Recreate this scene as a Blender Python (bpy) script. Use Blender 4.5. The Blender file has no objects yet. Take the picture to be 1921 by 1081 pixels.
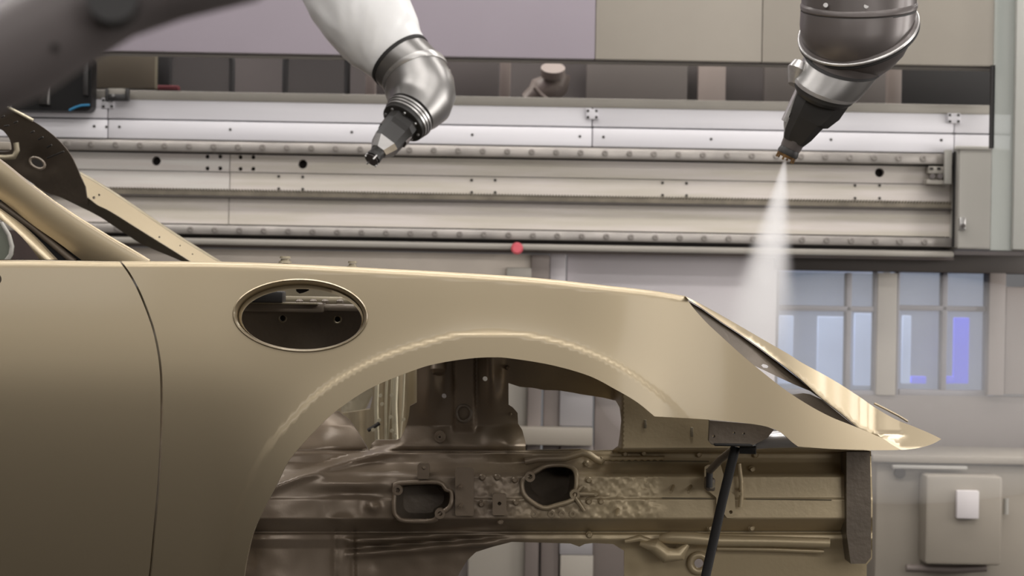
import bpy, bmesh, math, random
import numpy as np
from mathutils import Vector, Matrix, noise
from mathutils.geometry import delaunay_2d_cdt

random.seed(7)
S = bpy.context.scene
COL = S.collection

# ------------------------------------------------------------------ camera
CAM = Vector((0.0, -3.0, 1.15))
F = 3840.0                       # focal length in pixels of the 1921 px frame
TH = math.radians(1.0)           # slight roll
CT, ST = math.cos(TH), math.sin(TH)
cd = bpy.data.cameras.new('camera'); cam = bpy.data.objects.new('camera', cd)
COL.objects.link(cam); S.camera = cam
cd.lens = 36.0 * F / 1921.0; cd.sensor_width = 36.0
cd.clip_start = 0.05; cd.clip_end = 60
cd.dof.use_dof = True; cd.dof.focus_distance = 3.15
cd.dof.aperture_fstop = cd.lens / 1000 / 0.0070
cam.matrix_world = Matrix(((CT, -ST, 0, CAM.x), (0, 0, -1, CAM.y), (ST, CT, 0, CAM.z), (0, 0, 0, 1)))

# ------------------------------------------------------------------ world, exposure, booth lights
S.view_settings.view_transform = 'Standard'; S.view_settings.look = 'None'
S.view_settings.gamma = 1.0; S.view_settings.exposure = 0.0
S.view_settings.use_curve_mapping = False
S.cycles.volume_bounces = 6          # light scatters several times inside the paint spray
wd = bpy.data.worlds.new('booth_ambient'); S.world = wd; wd.use_nodes = True
wd.node_tree.nodes['Background'].inputs[0].default_value = (0.93, 0.90, 0.90, 1)
wd.node_tree.nodes['Background'].inputs[1].default_value = 0.16

LIGHT_ROWS = [(-1.5, 3.5, 26), (0.1, 3.5, 27), (2.4, 3.5, 28), (4.35, 3.3, 55)]   # y, z, watts of each row of ceiling lights; the last is added to lighten the slot
FRONT_W, SIDE_W, CORNER_W = 13, 60, 36                                                # watts of the added fill lights on the near wall, the right wall and the near right corner

# ------------------------------------------------------------------ helpers
def srgb(r, g, b):
    f = lambda c: (c / 255 / 12.92) if c / 255 <= 0.04045 else ((c / 255 + 0.055) / 1.055) ** 2.4
    return (f(r), f(g), f(b), 1.0)

def U(u, v, Y):
    """world point on the plane y = Y along the line of sight of a frame position"""
    a = (u - 960.5) / F; b = (540.5 - v) / F
    d = Y - CAM.y
    return Vector((CAM.x + (a * CT - b * ST) * d, Y, CAM.z + (a * ST + b * CT) * d))

def mpp(Y): return (Y - CAM.y) / F      # metres per frame pixel at that depth

def empty(name, loc, label=None, cat=None, group=None, kind=None):
    o = bpy.data.objects.new(name, None); COL.objects.link(o)
    o.location = loc; o.empty_display_size = 0.05
    tag(o, label, cat, group, kind); return o

def tag(o, label=None, cat=None, group=None, kind=None):
    if label: o['label'] = label
    if cat: o['category'] = cat
    if group: o['group'] = group
    if kind: o['kind'] = kind
    return o

def wloc(o):
    l = Vector(o.location)
    while o.parent: o = o.parent; l = l + Vector(o.location)
    return l

def link(name, me, mat, parent=None, loc=None):
    """me in world coordinates when loc is None, else about loc"""
    o = bpy.data.objects.new(name, me); COL.objects.link(o)
    if mat is not None and len(me.materials) == 0: me.materials.append(mat)
    base = Vector(loc) if loc is not None else Vector((0, 0, 0))
    if parent is not None:
        o.parent = parent; o.location = base - wloc(parent)
    else:
        o.location = base
    return o

def mesh_bm(name, bm, angle=35):
    bmesh.ops.recalc_face_normals(bm, faces=bm.faces)
    me = bpy.data.meshes.new(name); bm.to_mesh(me); bm.free()
    me.polygons.foreach_set('use_smooth', [True] * len(me.polygons))
    me.set_sharp_from_angle(angle=math.radians(angle))
    return me

def add_box(bm, x0, x1, y0, y1, z0, z1, bev=0.0, rot=None):
    m = Matrix.Translation(((x0 + x1) / 2, (y0 + y1) / 2, (z0 + z1) / 2))
    if rot is not None: m = m @ rot
    m = m @ Matrix.Diagonal((abs(x1 - x0), abs(y1 - y0), abs(z1 - z0), 1))
    r = bmesh.ops.create_cube(bm, size=1, matrix=m)
    if bev:
        es = list({e for v in r['verts'] for e in v.link_edges})
        bmesh.ops.bevel(bm, geom=es, offset=bev, segments=2, affect='EDGES', profile=0.5)

def box(name, x0, x1, y0, y1, z0, z1, mat, parent=None, bev=0.0, rot=None):
    bm = bmesh.new(); add_box(bm, x0, x1, y0, y1, z0, z1, bev, rot)
    return link(name, mesh_bm(name, bm), mat, parent)

def pbox(name, u0, v0, u1, v1, Y, depth, mat, parent=None, bev=0.0, uref=None):
    """axis-aligned box whose front face (y = Y) spans the given frame rectangle; v read at column uref"""
    um = (u0 + u1) / 2 if uref is None else uref
    vm = (v0 + v1) / 2
    x0 = U(u0, vm, Y).x; x1 = U(u1, vm, Y).x
    if uref is not None:
        x0 = U(u0, vm + (u0 - uref) * ST, Y).x; x1 = U(u1, vm + (u1 - uref) * ST, Y).x
    return box(name, x0, x1, Y, Y + depth, U(um, v1, Y).z, U(um, v0, Y).z, mat, parent, bev)

def frame_from(d):
    d = Vector(d).normalized()
    a = Vector((0, 0, 1)) if abs(d.z) < 0.9 else Vector((1, 0, 0))
    x = a.cross(d).normalized(); y = d.cross(x).normalized()
    return x, y, d

def add_loft(bm, rings, cap=True):
    """rings: lists of points with equal counts"""
    vs = [[bm.verts.new(p) for p in r] for r in rings]
    n = len(vs[0])
    for a, b in zip(vs[:-1], vs[1:]):
        for i in range(n):
            bm.faces.new((a[i], a[(i + 1) % n], b[(i + 1) % n], b[i]))
    if cap:
        bm.faces.new(vs[0][::-1]); bm.faces.new(vs[-1])

def ring(c, d, r, n=24, ry=None, x_hint=None):
    x, y, d = frame_from(d)
    if x_hint is not None:
        x = (Vector(x_hint) - d * Vector(x_hint).dot(d)).normalized(); y = d.cross(x)
    ry = r if ry is None else ry
    return [Vector(c) + x * (r * math.cos(2 * math.pi * i / n)) + y * (ry * math.sin(2 * math.pi * i / n)) for i in range(n)]

def rect_ring(c, d, w, h, x_hint, ch=0.2):
    d = Vector(d).normalized()
    x = (Vector(x_hint) - d * Vector(x_hint).dot(d)).normalized(); y = d.cross(x)
    q = []
    for sx, sy in ((1, 1), (-1, 1), (-1, -1), (1, -1)):
        pts = [(sx * w / 2, sy * h / 2 * (1 - 2 * ch)), (sx * w / 2 * (1 - 2 * ch), sy * h / 2)]
        if sx * sy < 0: pts = pts[::-1]
        q += pts
    return [Vector(c) + x * a + y * b for a, b in q]

def tube(name, pts, r, mat, parent=None, n=12, closed=False, cap=True):
    bm = bmesh.new(); add_tube(bm, pts, r, n, closed, cap)
    return link(name, mesh_bm(name, bm, 50), mat, parent)

def add_tube(bm, pts, r, n=12, closed=False, cap=True):
    pts = [Vector(p) for p in pts]
    m = len(pts); rings = []; prev = None
    for i in range(m):
        if closed: t = pts[(i + 1) % m] - pts[i - 1]
        else: t = pts[min(i + 1, m - 1)] - pts[max(i - 1, 0)]
        t.normalize()
        if prev is None: x, y, _ = frame_from(t)
        else:
            x = (prev - t * prev.dot(t)).normalized(); y = t.cross(x)
        prev = x
        rr = r[i] if isinstance(r, (list, tuple)) else r
        rings.append([pts[i] + x * (rr * math.cos(2 * math.pi * k / n)) + y * (rr * math.sin(2 * math.pi * k / n)) for k in range(n)])
    if closed: rings.append(rings[0]); cap = False
    add_loft(bm, rings, cap)
    if closed: bmesh.ops.remove_doubles(bm, verts=bm.verts, dist=1e-6)

def cyl(name, c, d, r, L, mat, parent=None, n=20, r2=None):
    d = Vector(d).normalized(); c = Vector(c)
    bm = bmesh.new(); add_loft(bm, [ring(c, d, r, n), ring(c + d * L, d, r if r2 is None else r2, n)])
    return link(name, mesh_bm(name, bm), mat, parent)

def lathe_obj(name, secs, mat, parent=None, n=32, angle=35, cap=True):
    """secs: (centre, direction, radius)"""
    bm = bmesh.new(); hint = None
    rings = []
    for c, d, r in secs:
        d = Vector(d).normalized()
        x = Vector((0, -1, 0)); x = (x - d * x.dot(d)); x.normalize()
        y = d.cross(x)
        rings.append([Vector(c) + x * (r * math.cos(2 * math.pi * i / n)) + y * (r * math.sin(2 * math.pi * i / n)) for i in range(n)])
    add_loft(bm, rings, cap)
    return link(name, mesh_bm(name, bm, angle), mat, parent)

def cr(pts, n=8):
    """smooth open curve through points"""
    p = [np.array(q, float) for q in pts]
    p = [2 * p[0] - p[1]] + p + [2 * p[-1] - p[-2]]
    out = []
    for i in range(1, len(p) - 2):
        for k in range(n):
            t = k / n
            out.append(0.5 * ((2 * p[i]) + (-p[i - 1] + p[i + 1]) * t + (2 * p[i - 1] - 5 * p[i] + 4 * p[i + 1] - p[i + 2]) * t * t
                              + (-p[i - 1] + 3 * p[i] - 3 * p[i + 1] + p[i + 2]) * t ** 3))
    out.append(p[-2])
    return [tuple(q) for q in out]

def ell(cx, cy, a, b, n=48, rot=0.0, egg=0.0):
    c, s = math.cos(rot), math.sin(rot); o = []
    for i in range(n):
        t = 2 * math.pi * i / n
        x = a * math.cos(t); y = b * math.sin(t) * (1 + egg * math.cos(t))
        o.append((cx + x * c - y * s, cy + x * s + y * c))
    return o

def inside(pts, poly):
    pts = np.asarray(pts, float); x, y = pts[:, 0], pts[:, 1]
    poly = np.asarray(poly, float); res = np.zeros(len(pts), bool)
    j = len(poly) - 1
    for i in range(len(poly)):
        xi, yi = poly[i]; xj, yj = poly[j]
        cnd = (yi > y) != (yj > y)
        if yi != yj:
            res ^= cnd & (x < (xj - xi) * (y - yi) / (yj - yi) + xi)
        j = i
    return res

def seg_dist(pts, line, closed=False):
    pts = np.asarray(pts, float); line = np.asarray(line, float)
    best = np.full(len(pts), 1e9)
    m = len(line)
    for i in range(m if closed else m - 1):
        a = line[i]; b = line[(i + 1) % m]; ab = b - a; L = ab.dot(ab) + 1e-12
        t = np.clip(((pts - a) @ ab) / L, 0, 1)
        d = np.hypot(*(pts - (a + t[:, None] * ab)).T)
        best = np.minimum(best, d)
    return best

def dens(loop, sp):
    out = []
    for i in range(len(loop)):
        a = np.array(loop[i], float); b = np.array(loop[(i + 1) % len(loop)], float)
        k = max(1, int(round(np.hypot(*(b - a)) / sp)))
        for j in range(k): out.append(tuple(a + (b - a) * j / k))
    q = [out[0]]
    for p in out[1:]:
        if math.hypot(p[0] - q[-1][0], p[1] - q[-1][1]) > 0.35 * min(sp, 3): q.append(p)
    return q

def unproj(uv, Y):
    a = (uv[:, 0] - 960.5) / F; b = (540.5 - uv[:, 1]) / F; d = Y - CAM.y
    return np.stack([CAM.x + (a * CT - b * ST) * d, Y, CAM.z + (a * ST + b * CT) * d], 1)

def sheet(name, outline, holes, yf, sp, mat, parent=None, flange=0.012, extra=None, bsp=None):
    """sheet-metal panel: outline and holes traced on the frame, depth from yf(uv)->Y (numpy), folded edges of depth flange"""
    bsp = bsp or sp
    loops = [dens(outline, bsp)] + [dens(h, min(bsp, 4)) for h in holes]
    verts = []; edges = []
    for lp in loops:
        o = len(verts); verts += lp
        edges += [(o + i, o + (i + 1) % len(lp)) for i in range(len(lp))]
    bnd = np.array(verts)
    lo = bnd.min(0); hi = bnd.max(0)
    gx = np.arange(lo[0], hi[0], sp); gy = np.arange(lo[1], hi[1], sp * 0.87)
    G = np.array([(x + (sp / 2 if k % 2 else 0), y) for k, y in enumerate(gy) for x in gx])
    m = inside(G, loops[0])
    for h in loops[1:]: m &= ~inside(G, h)
    G = G[m]
    if len(G):
        dist = np.full(len(G), 1e9)
        for c in range(0, len(bnd), 64):
            dist = np.minimum(dist, np.hypot(G[:, None, 0] - bnd[None, c:c + 64, 0], G[:, None, 1] - bnd[None, c:c + 64, 1]).min(1))
        G = G[dist > 0.55 * sp]
    allv = [Vector(p) for p in verts] + [Vector(p) for p in G.tolist()]
    r = delaunay_2d_cdt(allv, edges, [], 0, 1e-4)
    ov = np.array([(p[0], p[1]) for p in r[0]]); fs = [f for f in r[2]]
    cen = np.array([ov[list(f)].mean(0) for f in fs])
    k = inside(cen, loops[0])
    for h in loops[1:]: k &= ~inside(cen, h)
    fs = [list(f) for f, q in zip(fs, k) if q]
    Y = yf(ov); P = unproj(ov, Y)
    e = 1.2
    du = unproj(ov + [e, 0], yf(ov + [e, 0])) - unproj(ov - [e, 0], yf(ov - [e, 0]))
    dv = unproj(ov + [0, e], yf(ov + [0, e])) - unproj(ov - [0, e], yf(ov - [0, e]))
    N = np.cross(du, dv); N /= np.linalg.norm(N, axis=1)[:, None] + 1e-12
    N[N[:, 1] > 0] *= -1
    V = P.tolist(); NN = N.tolist(); faces = []
    for f in fs:
        a, b, c = P[f[0]], P[f[1]], P[f[2]]
        if np.cross(b - a, c - a)[1] > 0: f = f[::-1]
        faces.append(f)
    if flange:
        cnt = {}
        for f in faces:
            for i in range(len(f)):
                a, b = f[i], f[(i + 1) % len(f)]
                cnt.setdefault((min(a, b), max(a, b)), []).append((a, b))
        for kk, l in cnt.items():
            if len(l) == 1:
                a, b = l[0]
                pa, pb = np.array(V[a]), np.array(V[b])
                t = pb - pa; n = np.cross(t, (0, 1, 0)); n = n / (np.linalg.norm(n) + 1e-12)
                o = len(V)
                V += [pa.tolist(), pb.tolist(), (pb + [0, flange, 0]).tolist(), (pa + [0, flange, 0]).tolist()]
                NN += [(-n).tolist()] * 4
                faces.append([o, o + 3, o + 2, o + 1])
    me = bpy.data.meshes.new(name); me.from_pydata(V, [], faces); me.update()
    me.polygons.foreach_set('use_smooth', [True] * len(me.polygons))
    me.normals_split_custom_set_from_vertices(NN)
    return link(name, me, mat, parent)

def const(Y): return lambda uv: np.full(len(uv), Y, float)
def sm(a, b, x):
    t = np.clip((x - a) / (b - a), 0, 1); return t * t * (3 - 2 * t)

# ------------------------------------------------------------------ materials
def mat(name, col, metal=0.0, rough=0.5, coat=0.0, var=0.0, vscale=6.0, bump=0.0, bscale=60.0, stretch=None, col2=None, emit=None, spec=None):
    m = bpy.data.materials.new(name); m.use_nodes = True
    nt = m.node_tree; b = nt.nodes['Principled BSDF']
    b.inputs['Metallic'].default_value = metal; b.inputs['Roughness'].default_value = rough
    b.inputs['Coat Weight'].default_value = coat; b.inputs['Coat Roughness'].default_value = 0.12
    if spec is not None: b.inputs['Specular IOR Level'].default_value = spec
    b.inputs['Base Color'].default_value = col
    tc = None
    if var or bump:
        tc = nt.nodes.new('ShaderNodeNewGeometry'); mp = nt.nodes.new('ShaderNodeMapping')
        nt.links.new(tc.outputs['Position'], mp.inputs['Vector'])
        if stretch: mp.inputs['Scale'].default_value = stretch
    if var:
        n = nt.nodes.new('ShaderNodeTexNoise'); n.inputs['Scale'].default_value = vscale; n.inputs['Detail'].default_value = 5
        nt.links.new(mp.outputs[0], n.inputs['Vector'])
        rp = nt.nodes.new('ShaderNodeMapRange'); rp.inputs[1].default_value = 0.35; rp.inputs[2].default_value = 0.65
        nt.links.new(n.outputs[0], rp.inputs[0])
        mx = nt.nodes.new('ShaderNodeMix'); mx.data_type = 'RGBA'
        c2 = col2 or tuple([c * (1 - var) for c in col[:3]] + [1])
        mx.inputs[6].default_value = col; mx.inputs[7].default_value = c2
        nt.links.new(rp.outputs[0], mx.inputs[0]); nt.links.new(mx.outputs[2], b.inputs['Base Color'])
    if bump:
        n2 = nt.nodes.new('ShaderNodeTexNoise'); n2.inputs['Scale'].default_value = bscale; n2.inputs['Detail'].default_value = 3
        nt.links.new(mp.outputs[0], n2.inputs['Vector'])
        bp = nt.nodes.new('ShaderNodeBump'); bp.inputs['Strength'].default_value = bump; bp.inputs['Distance'].default_value = 0.004
        nt.links.new(n2.outputs[0], bp.inputs['Height']); nt.links.new(bp.outputs[0], b.inputs['Normal'])
    if emit:
        b.inputs['Emission Color'].default_value = emit[0]; b.inputs['Emission Strength'].default_value = emit[1]
    return m

GOLD = srgb(174, 160, 134)
M = {}
M['paint'] = mat('champagne_paint', GOLD, 0.78, 0.45, 0.35)
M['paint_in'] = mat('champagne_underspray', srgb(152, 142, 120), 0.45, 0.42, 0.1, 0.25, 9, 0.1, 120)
M['primer'] = mat('dark_primer', srgb(116, 105, 92), 0.2, 0.42, 0.0, 0.25, 8, 0.15, 90)
M['dark'] = mat('black_plastic', srgb(34, 32, 31), 0.0, 0.45, 0, 0.2, 20)
M['rubber'] = mat('black_seal', srgb(28, 26, 25), 0.0, 0.7)
M['alu'] = mat('brushed_aluminium', srgb(196, 194, 192), 0.85, 0.32, 0, 0.15, 12, 0.05, 90, (1, 8, 8))
M['chrome'] = mat('polished_wrist_metal', srgb(150, 148, 146), 0.9, 0.36, 0, 0.08, 10)
M['steel'] = mat('grey_wrist_metal', srgb(92, 86, 84), 0.4, 0.4, 0.1, 0.08, 10)
M['bronze'] = mat('bronze_bell', srgb(150, 120, 84), 0.9, 0.3)
M['film'] = mat('white_cover_film', srgb(226, 226, 226), 0.0, 0.4, 0.2, 0.06, 12, 1.0, 9)
M['white'] = mat('white_cladding', srgb(226, 224, 228), 0.1, 0.38, 0, 0.06, 5, 0.02, 60, (0.3, 1, 6))
M['cap'] = mat('grey_cap_sheet', srgb(160, 155, 146), 0.2, 0.5, 0, 0.1, 5)
M['plate'] = mat('track_plate_paint', srgb(212, 204, 198), 0.1, 0.42, 0, 0.14, 7, 0.05, 40, (0.35, 1, 5), srgb(196, 189, 176))
M['plate2'] = mat('oversprayed_track_plate', srgb(204, 196, 190), 0.1, 0.4, 0, 0.2, 9, 0.08, 40, (0.35, 1, 5), srgb(210, 206, 200))
M['railm'] = mat('guide_rail_steel', srgb(178, 172, 166), 0.55, 0.35, 0, 0.25, 8, 0.03, 80, (1, 1, 3))
M['rack'] = mat('rack_steel', srgb(130, 122, 108), 0.5, 0.45, 0, 0.3, 20)
M['hole'] = mat('hole_dark', srgb(44, 40, 36), 0.2, 0.6)
M['wallp'] = mat('wall_panel_lilac', srgb(156, 147, 156), 0.0, 0.5, 0, 0.06, 2)
M['wallk'] = mat('wall_panel_khaki', srgb(162, 155, 144), 0.0, 0.45, 0, 0.08, 2.5)
M['walll'] = mat('wall_panel_light', srgb(226, 220, 223), 0.0, 0.5, 0, 0.04, 2)
M['wallg'] = mat('wall_grey_beige', srgb(138, 129, 124), 0.0, 0.55, 0, 0.1, 2)
M['walld'] = mat('wall_dark', srgb(78, 72, 68), 0.0, 0.6, 0, 0.15, 2)
M['slot'] = mat('dark_recess', srgb(70, 64, 62), 0.0, 0.55, 0, 0.2, 3)
M['olive'] = mat('olive_panel', srgb(104, 98, 82), 0.0, 0.5, 0, 0.1, 4)
M['post'] = mat('grey_brown_post', srgb(122, 112, 106), 0.1, 0.5, 0, 0.1, 5)
M['postg'] = mat('greenish_grey_post', srgb(172, 172, 166), 0.05, 0.5, 0, 0.05, 3)
M['floor'] = mat('booth_floor', srgb(56, 52, 48), 0.2, 0.6, 0, 0.3, 8)
M['ceil'] = mat('ceiling_white', srgb(200, 198, 196), 0, 0.6, 0, 0.05, 2)
M['cabin'] = mat('cabinet_grey', srgb(168, 165, 158), 0.05, 0.42, 0, 0.05, 4)
M['cabin2'] = mat('hazy_cabinet_grey', srgb(150, 142, 130), 0.05, 0.45, 0, 0.05, 4)
M['plaq'] = mat('white_plaque', srgb(212, 206, 206), 0, 0.45)
M['red'] = mat('red_lamp', srgb(180, 84, 92), 0, 0.5, 0, emit=(srgb(215, 80, 92), 0.30))
M['frame'] = mat('window_frame_grey', srgb(128, 126, 132), 0.1, 0.5)
M['blue'] = mat('cold_light', srgb(200, 212, 240), 0, 0.5, emit=(srgb(190, 206, 245), 0.8))
M['violet'] = mat('violet_light', srgb(110, 110, 230), 0, 0.5, emit=(srgb(96, 104, 236), 1.1))
M['pale'] = mat('pale_blue_screen', srgb(160, 168, 186), 0, 0.6, emit=(srgb(160, 170, 192), 0.22))
M['tube'] = mat('lamp_tube', (1, 1, 1, 1), 0, 0.5, emit=((1, 0.97, 0.95, 1), 3.0))
M['gunk'] = mat('black_gun_body', srgb(38, 36, 34), 0.1, 0.45, 0, 0.15, 30)
M['near'] = mat('dark_grey_arm', srgb(122, 115, 114), 0.1, 0.5, 0, 0.1, 8)
M['cyan'] = mat('blue_hose', srgb(30, 110, 150), 0, 0.4)

def chassis_gradient():
    """chassis colour running from dark brown to gold along x, towards the nose"""
    m = bpy.data.materials.new('dark_to_gold_chassis'); m.use_nodes = True
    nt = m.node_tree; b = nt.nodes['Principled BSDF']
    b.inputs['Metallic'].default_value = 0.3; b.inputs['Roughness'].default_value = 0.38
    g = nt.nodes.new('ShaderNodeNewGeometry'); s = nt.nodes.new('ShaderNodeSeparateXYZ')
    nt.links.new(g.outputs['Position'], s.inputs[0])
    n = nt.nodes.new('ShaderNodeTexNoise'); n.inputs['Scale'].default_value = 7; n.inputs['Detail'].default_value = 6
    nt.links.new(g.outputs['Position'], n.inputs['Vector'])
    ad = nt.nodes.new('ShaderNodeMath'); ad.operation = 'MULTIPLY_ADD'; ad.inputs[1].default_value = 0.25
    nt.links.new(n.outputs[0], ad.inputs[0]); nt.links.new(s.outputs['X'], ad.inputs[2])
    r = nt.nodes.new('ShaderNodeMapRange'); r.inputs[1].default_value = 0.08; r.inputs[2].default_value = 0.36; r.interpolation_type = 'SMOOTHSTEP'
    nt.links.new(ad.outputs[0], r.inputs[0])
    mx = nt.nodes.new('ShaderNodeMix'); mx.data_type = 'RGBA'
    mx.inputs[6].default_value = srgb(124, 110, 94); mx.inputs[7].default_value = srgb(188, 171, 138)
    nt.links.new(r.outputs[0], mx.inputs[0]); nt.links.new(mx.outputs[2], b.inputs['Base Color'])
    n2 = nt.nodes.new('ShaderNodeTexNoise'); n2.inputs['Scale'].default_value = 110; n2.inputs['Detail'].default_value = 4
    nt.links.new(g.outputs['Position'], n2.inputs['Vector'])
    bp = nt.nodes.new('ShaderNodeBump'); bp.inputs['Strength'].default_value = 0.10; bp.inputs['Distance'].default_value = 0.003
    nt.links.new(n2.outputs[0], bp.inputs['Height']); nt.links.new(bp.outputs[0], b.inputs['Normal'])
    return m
M['chassis'] = chassis_gradient()

def glass_mat(name, tint, fac):
    m = bpy.data.materials.new(name); m.use_nodes = True
    nt = m.node_tree; nt.nodes.clear()
    o = nt.nodes.new('ShaderNodeOutputMaterial'); t = nt.nodes.new('ShaderNodeBsdfTransparent')
    g = nt.nodes.new('ShaderNodeBsdfPrincipled'); g.inputs['Base Color'].default_value = tint; g.inputs['Roughness'].default_value = 0.25
    t.inputs[0].default_value = (0.93, 0.95, 0.95, 1)
    mx = nt.nodes.new('ShaderNodeMixShader'); mx.inputs[0].default_value = fac
    nt.links.new(t.outputs[0], mx.inputs[1]); nt.links.new(g.outputs[0], mx.inputs[2]); nt.links.new(mx.outputs[0], o.inputs[0])
    return m
M['glass'] = glass_mat('window_glass', srgb(150, 158, 170), 0.22)
M['glassd'] = glass_mat('slot_window_glass', srgb(80, 76, 72), 0.25)
M['glassg'] = glass_mat('greenish_pane', srgb(166, 170, 164), 0.55)

# ------------------------------------------------------------------ the booth shell
RY = 3.8                                                # front of the track plates
def st(o): o['kind'] = 'structure'; return o
st(box('floor', -5, 5, -3.6, 5.6, -0.1, 0.0, M['floor']))
st(box('ceiling', -5, 5, -3.6, 5.6, 3.6, 3.7, M['ceil']))
st(box('wall_left', -5.1, -5.0, -3.6, 5.6, 0, 3.6, M['wallg']))
st(box('wall_right', 5.0, 5.1, -3.6, 5.6, 0, 3.6, M['wallg']))

# back wall: dark recess behind the slot, light panels below the track
wb = empty('wall_back', (0, 4.5, 0), kind='structure')
box('recess_panel', -5, 5, 5.2, 5.3, 1.3, 3.6, M['slot'], wb)
# upper apron: panels hanging above the slot
AP = 3.62
apz = U(960, 108, AP).z
def ap_panel(u0, u1, m):
    x0 = U(u0, 60, AP).x; x1 = U(u1, 60, AP).x
    return box('panel', x0 + .001, x1 - .001, AP, AP + 0.03, apz, 3.6, m, wb, 0.003)
ap_panel(-900, 1117, M['wallp']); ap_panel(1117, 1430, M['wallk']); ap_panel(1430, 1873, M['wallk'])
box('panel_edge_strip', U(-900, 60, AP).x, U(1873, 60, AP).x, AP + 0.031, AP + 0.12, apz - 0.004, apz + 0.02, M['walld'], wb)
box('edge_trim', U(1874, 60, AP).x, U(1881, 60, AP).x, AP - 0.01, AP + 0.1, apz - 0.03, 3.6, M['rubber'], wb)
# recess contents seen through the slot: panels, posts and rounded windows
SY = 4.9
def spx(name, u0, u1, m, v0=60, v1=215, Y=SY, d=0.05, par=wb): return pbox(name, u0, v0, u1, v1, Y, d, m, par, 0.004)
spx('recess_board', 165, 292, M['olive'], 60, 166, 4.4, 0.05)
spx('recess_post', 292, 319, M['rubber'], Y=4.5)
spx('recess_post', 686, 705, M['post'], Y=4.5); spx('recess_post', 938, 958, M['post'], Y=4.5)
spx('recess_post', 1666, 1692, M['post'], Y=4.5)
spx('recess_board', 706, 936, M['slot'], Y=4.8); spx('recess_board', 1100, 1290, M['walld'], Y=5.05)
spx('recess_board', 1310, 1362, M['post'], Y=5.05); spx('recess_board', 1692, 1872, M['rubber'], Y=4.6)
spx('recess_board', 1434, 1664, M['walld'], Y=5.0)

def round_rect(cx, cy, w, h, r, n=6):
    o = []
    for sx, sy, a0 in ((1, 1, 0), (-1, 1, 90), (-1, -1, 180), (1, -1, 270)):
        for k in range(n + 1):
            a = math.radians(a0 + 90 * k / n)
            o.append((cx + sx * (w / 2 - r) + r * math.cos(a), cy + sy * (h / 2 - r) + r * math.sin(a)))
    return o
def slot_window(n, u0, u1, mglass):
    Y = 4.55
    w = empty('window_%d' % n, U((u0 + u1) / 2, 230, Y), kind='structure')
    a = U(u0, 85, Y); b = U(u1, 230, Y)
    loop = [Vector((x, Y, z)) for x, z in round_rect((a.x + b.x) / 2, (a.z + b.z) / 2, b.x - a.x, a.z - b.z, 0.06)]
    tube('window_seal', loop, 0.011, M['rubber'], w, 8, True)
    box('pane', a.x, b.x, Y + .002, Y + .01, b.z, a.z, mglass, w)
    return w
slot_window(1, 318, 434, M['glassd']); slot_window(2, 536, 650, M['glassd'])

# wall below the track
BY = 3.88
bwz = U(960, 474, BY).z
def low(name, u0, v0, u1, v1, m, Y=BY, d=0.05, bev=0.004): return pbox(name, u0, v0, u1, v1, Y, d, m, wb, bev)
low('panel', -300, 466, 1028, 640, mat('under_track_panel', srgb(196, 185, 172), 0, .5, 0, .25, 3), 3.80)
low('panel', 950, 502, 998, 530, M['cap'], 3.785, 0.02)
low('post', 995, 478, 1030, 640, M['post'], 3.785)
low('post', 1030, 474, 1060, 700, M['walll'], 3.88)
low('panel', 1062, 474, 1456, 730, M['walll'], 3.92)
low('header_beam', 1456, 478, 2100, 512, M['walld'], 3.88, 0.12)
low('panel', 1456, 742, 2100, 856, mat('hazy_lower_wall', srgb(120, 112, 108), 0, .55, 0, .08, 2), 3.92)
low('post', 1855, 512, 1886, 742, M['wallg'], 3.88)
low('panel', 1886, 540, 2100, 742, M['wallg'], 3.90)
low('panel', -300, 640, 880, 1200, M['wallg'], 4.08)
low('panel', 880, 700, 986, 1200, M['wallk'], 3.98)
low('post', 986, 700, 1012, 1200, M['post'], 3.94); low('post', 1016, 700, 1050, 1200, M['post'], 3.96)
M['archp'] = mat('hazy_arch_panel', srgb(150, 146, 146), 0, .5)
low('panel', 1050, 700, 1112, 800, M['archp'], 3.94); low('panel', 1050, 1000, 1112, 1042, M['archp'], 3.94)
low('panel', 1050, 1042, 1112, 1200, M['wallk'], 3.94)
low('cross_beam', 960, 802, 1112, 836, M['cabin2'], 3.90)
low('panel', 1050, 836, 1112, 1000, M['wallg'], 3.94)
low('post', 1112, 700, 1175, 1200, M['post'], 3.96)
low('panel', 1175, 730, 1456, 1200, M['wallg'], 3.98)
low('panel', 1456, 860, 2100, 1200, M['wallg'], 3.88)
box('backing', -5, 5, 4.22, 4.26, 0.0, bwz - 1.2 * 0 - 0.9, M['wallg'], wb)

# two windows to the next room with lit strips behind the glass
def lit_window(n, u0, u1, mull, lights):
    Y = 3.92
    w = empty('window_%d' % n, U((u0 + u1) / 2, 742, Y), kind='structure')
    def bar(nm, a, b, c, d, dep=0.06, YY=Y): return pbox(nm, a, b, c, d, YY, dep, M['frame'], w, 0.004)
    bar('window_frame', u0, 508, u0 + 5, 744); bar('window_frame', u1 - 5, 508, u1, 744)
    bar('window_frame', u0 + 5, 574, u1 - 5, 584); bar('window_frame', u0 + 5, 732, u1 - 5, 744)
    for k in mull: bar('mullion', k - 5, 512, k + 5, 732)
    pbox('pane', u0 + 5, 512, u1 - 5, 574, Y + .03, .006, M['glass'], w)
    pbox('pane', u0 + 5, 584, u1 - 5, 732, Y + .03, .006, M['glass'], w)
    pbox('far_screen', u0 - 10, 500, u1 + 10, 760, Y + 0.55, 0.04, M['pale'], w)
    for a, b, c, d, m in lights: pbox('light_strip', a, b, c, d, Y + 0.4, 0.03, M[m], w, 0.004)
    return w
lit_window(3, 1456, 1645, [1592], [(1458, 592, 1488, 720, 'blue'), (1534, 594, 1584, 724, 'blue'), (1603, 588, 1645, 724, 'blue')])
low('post', 1645, 512, 1682, 742, M['wallk'], 3.91)
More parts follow.
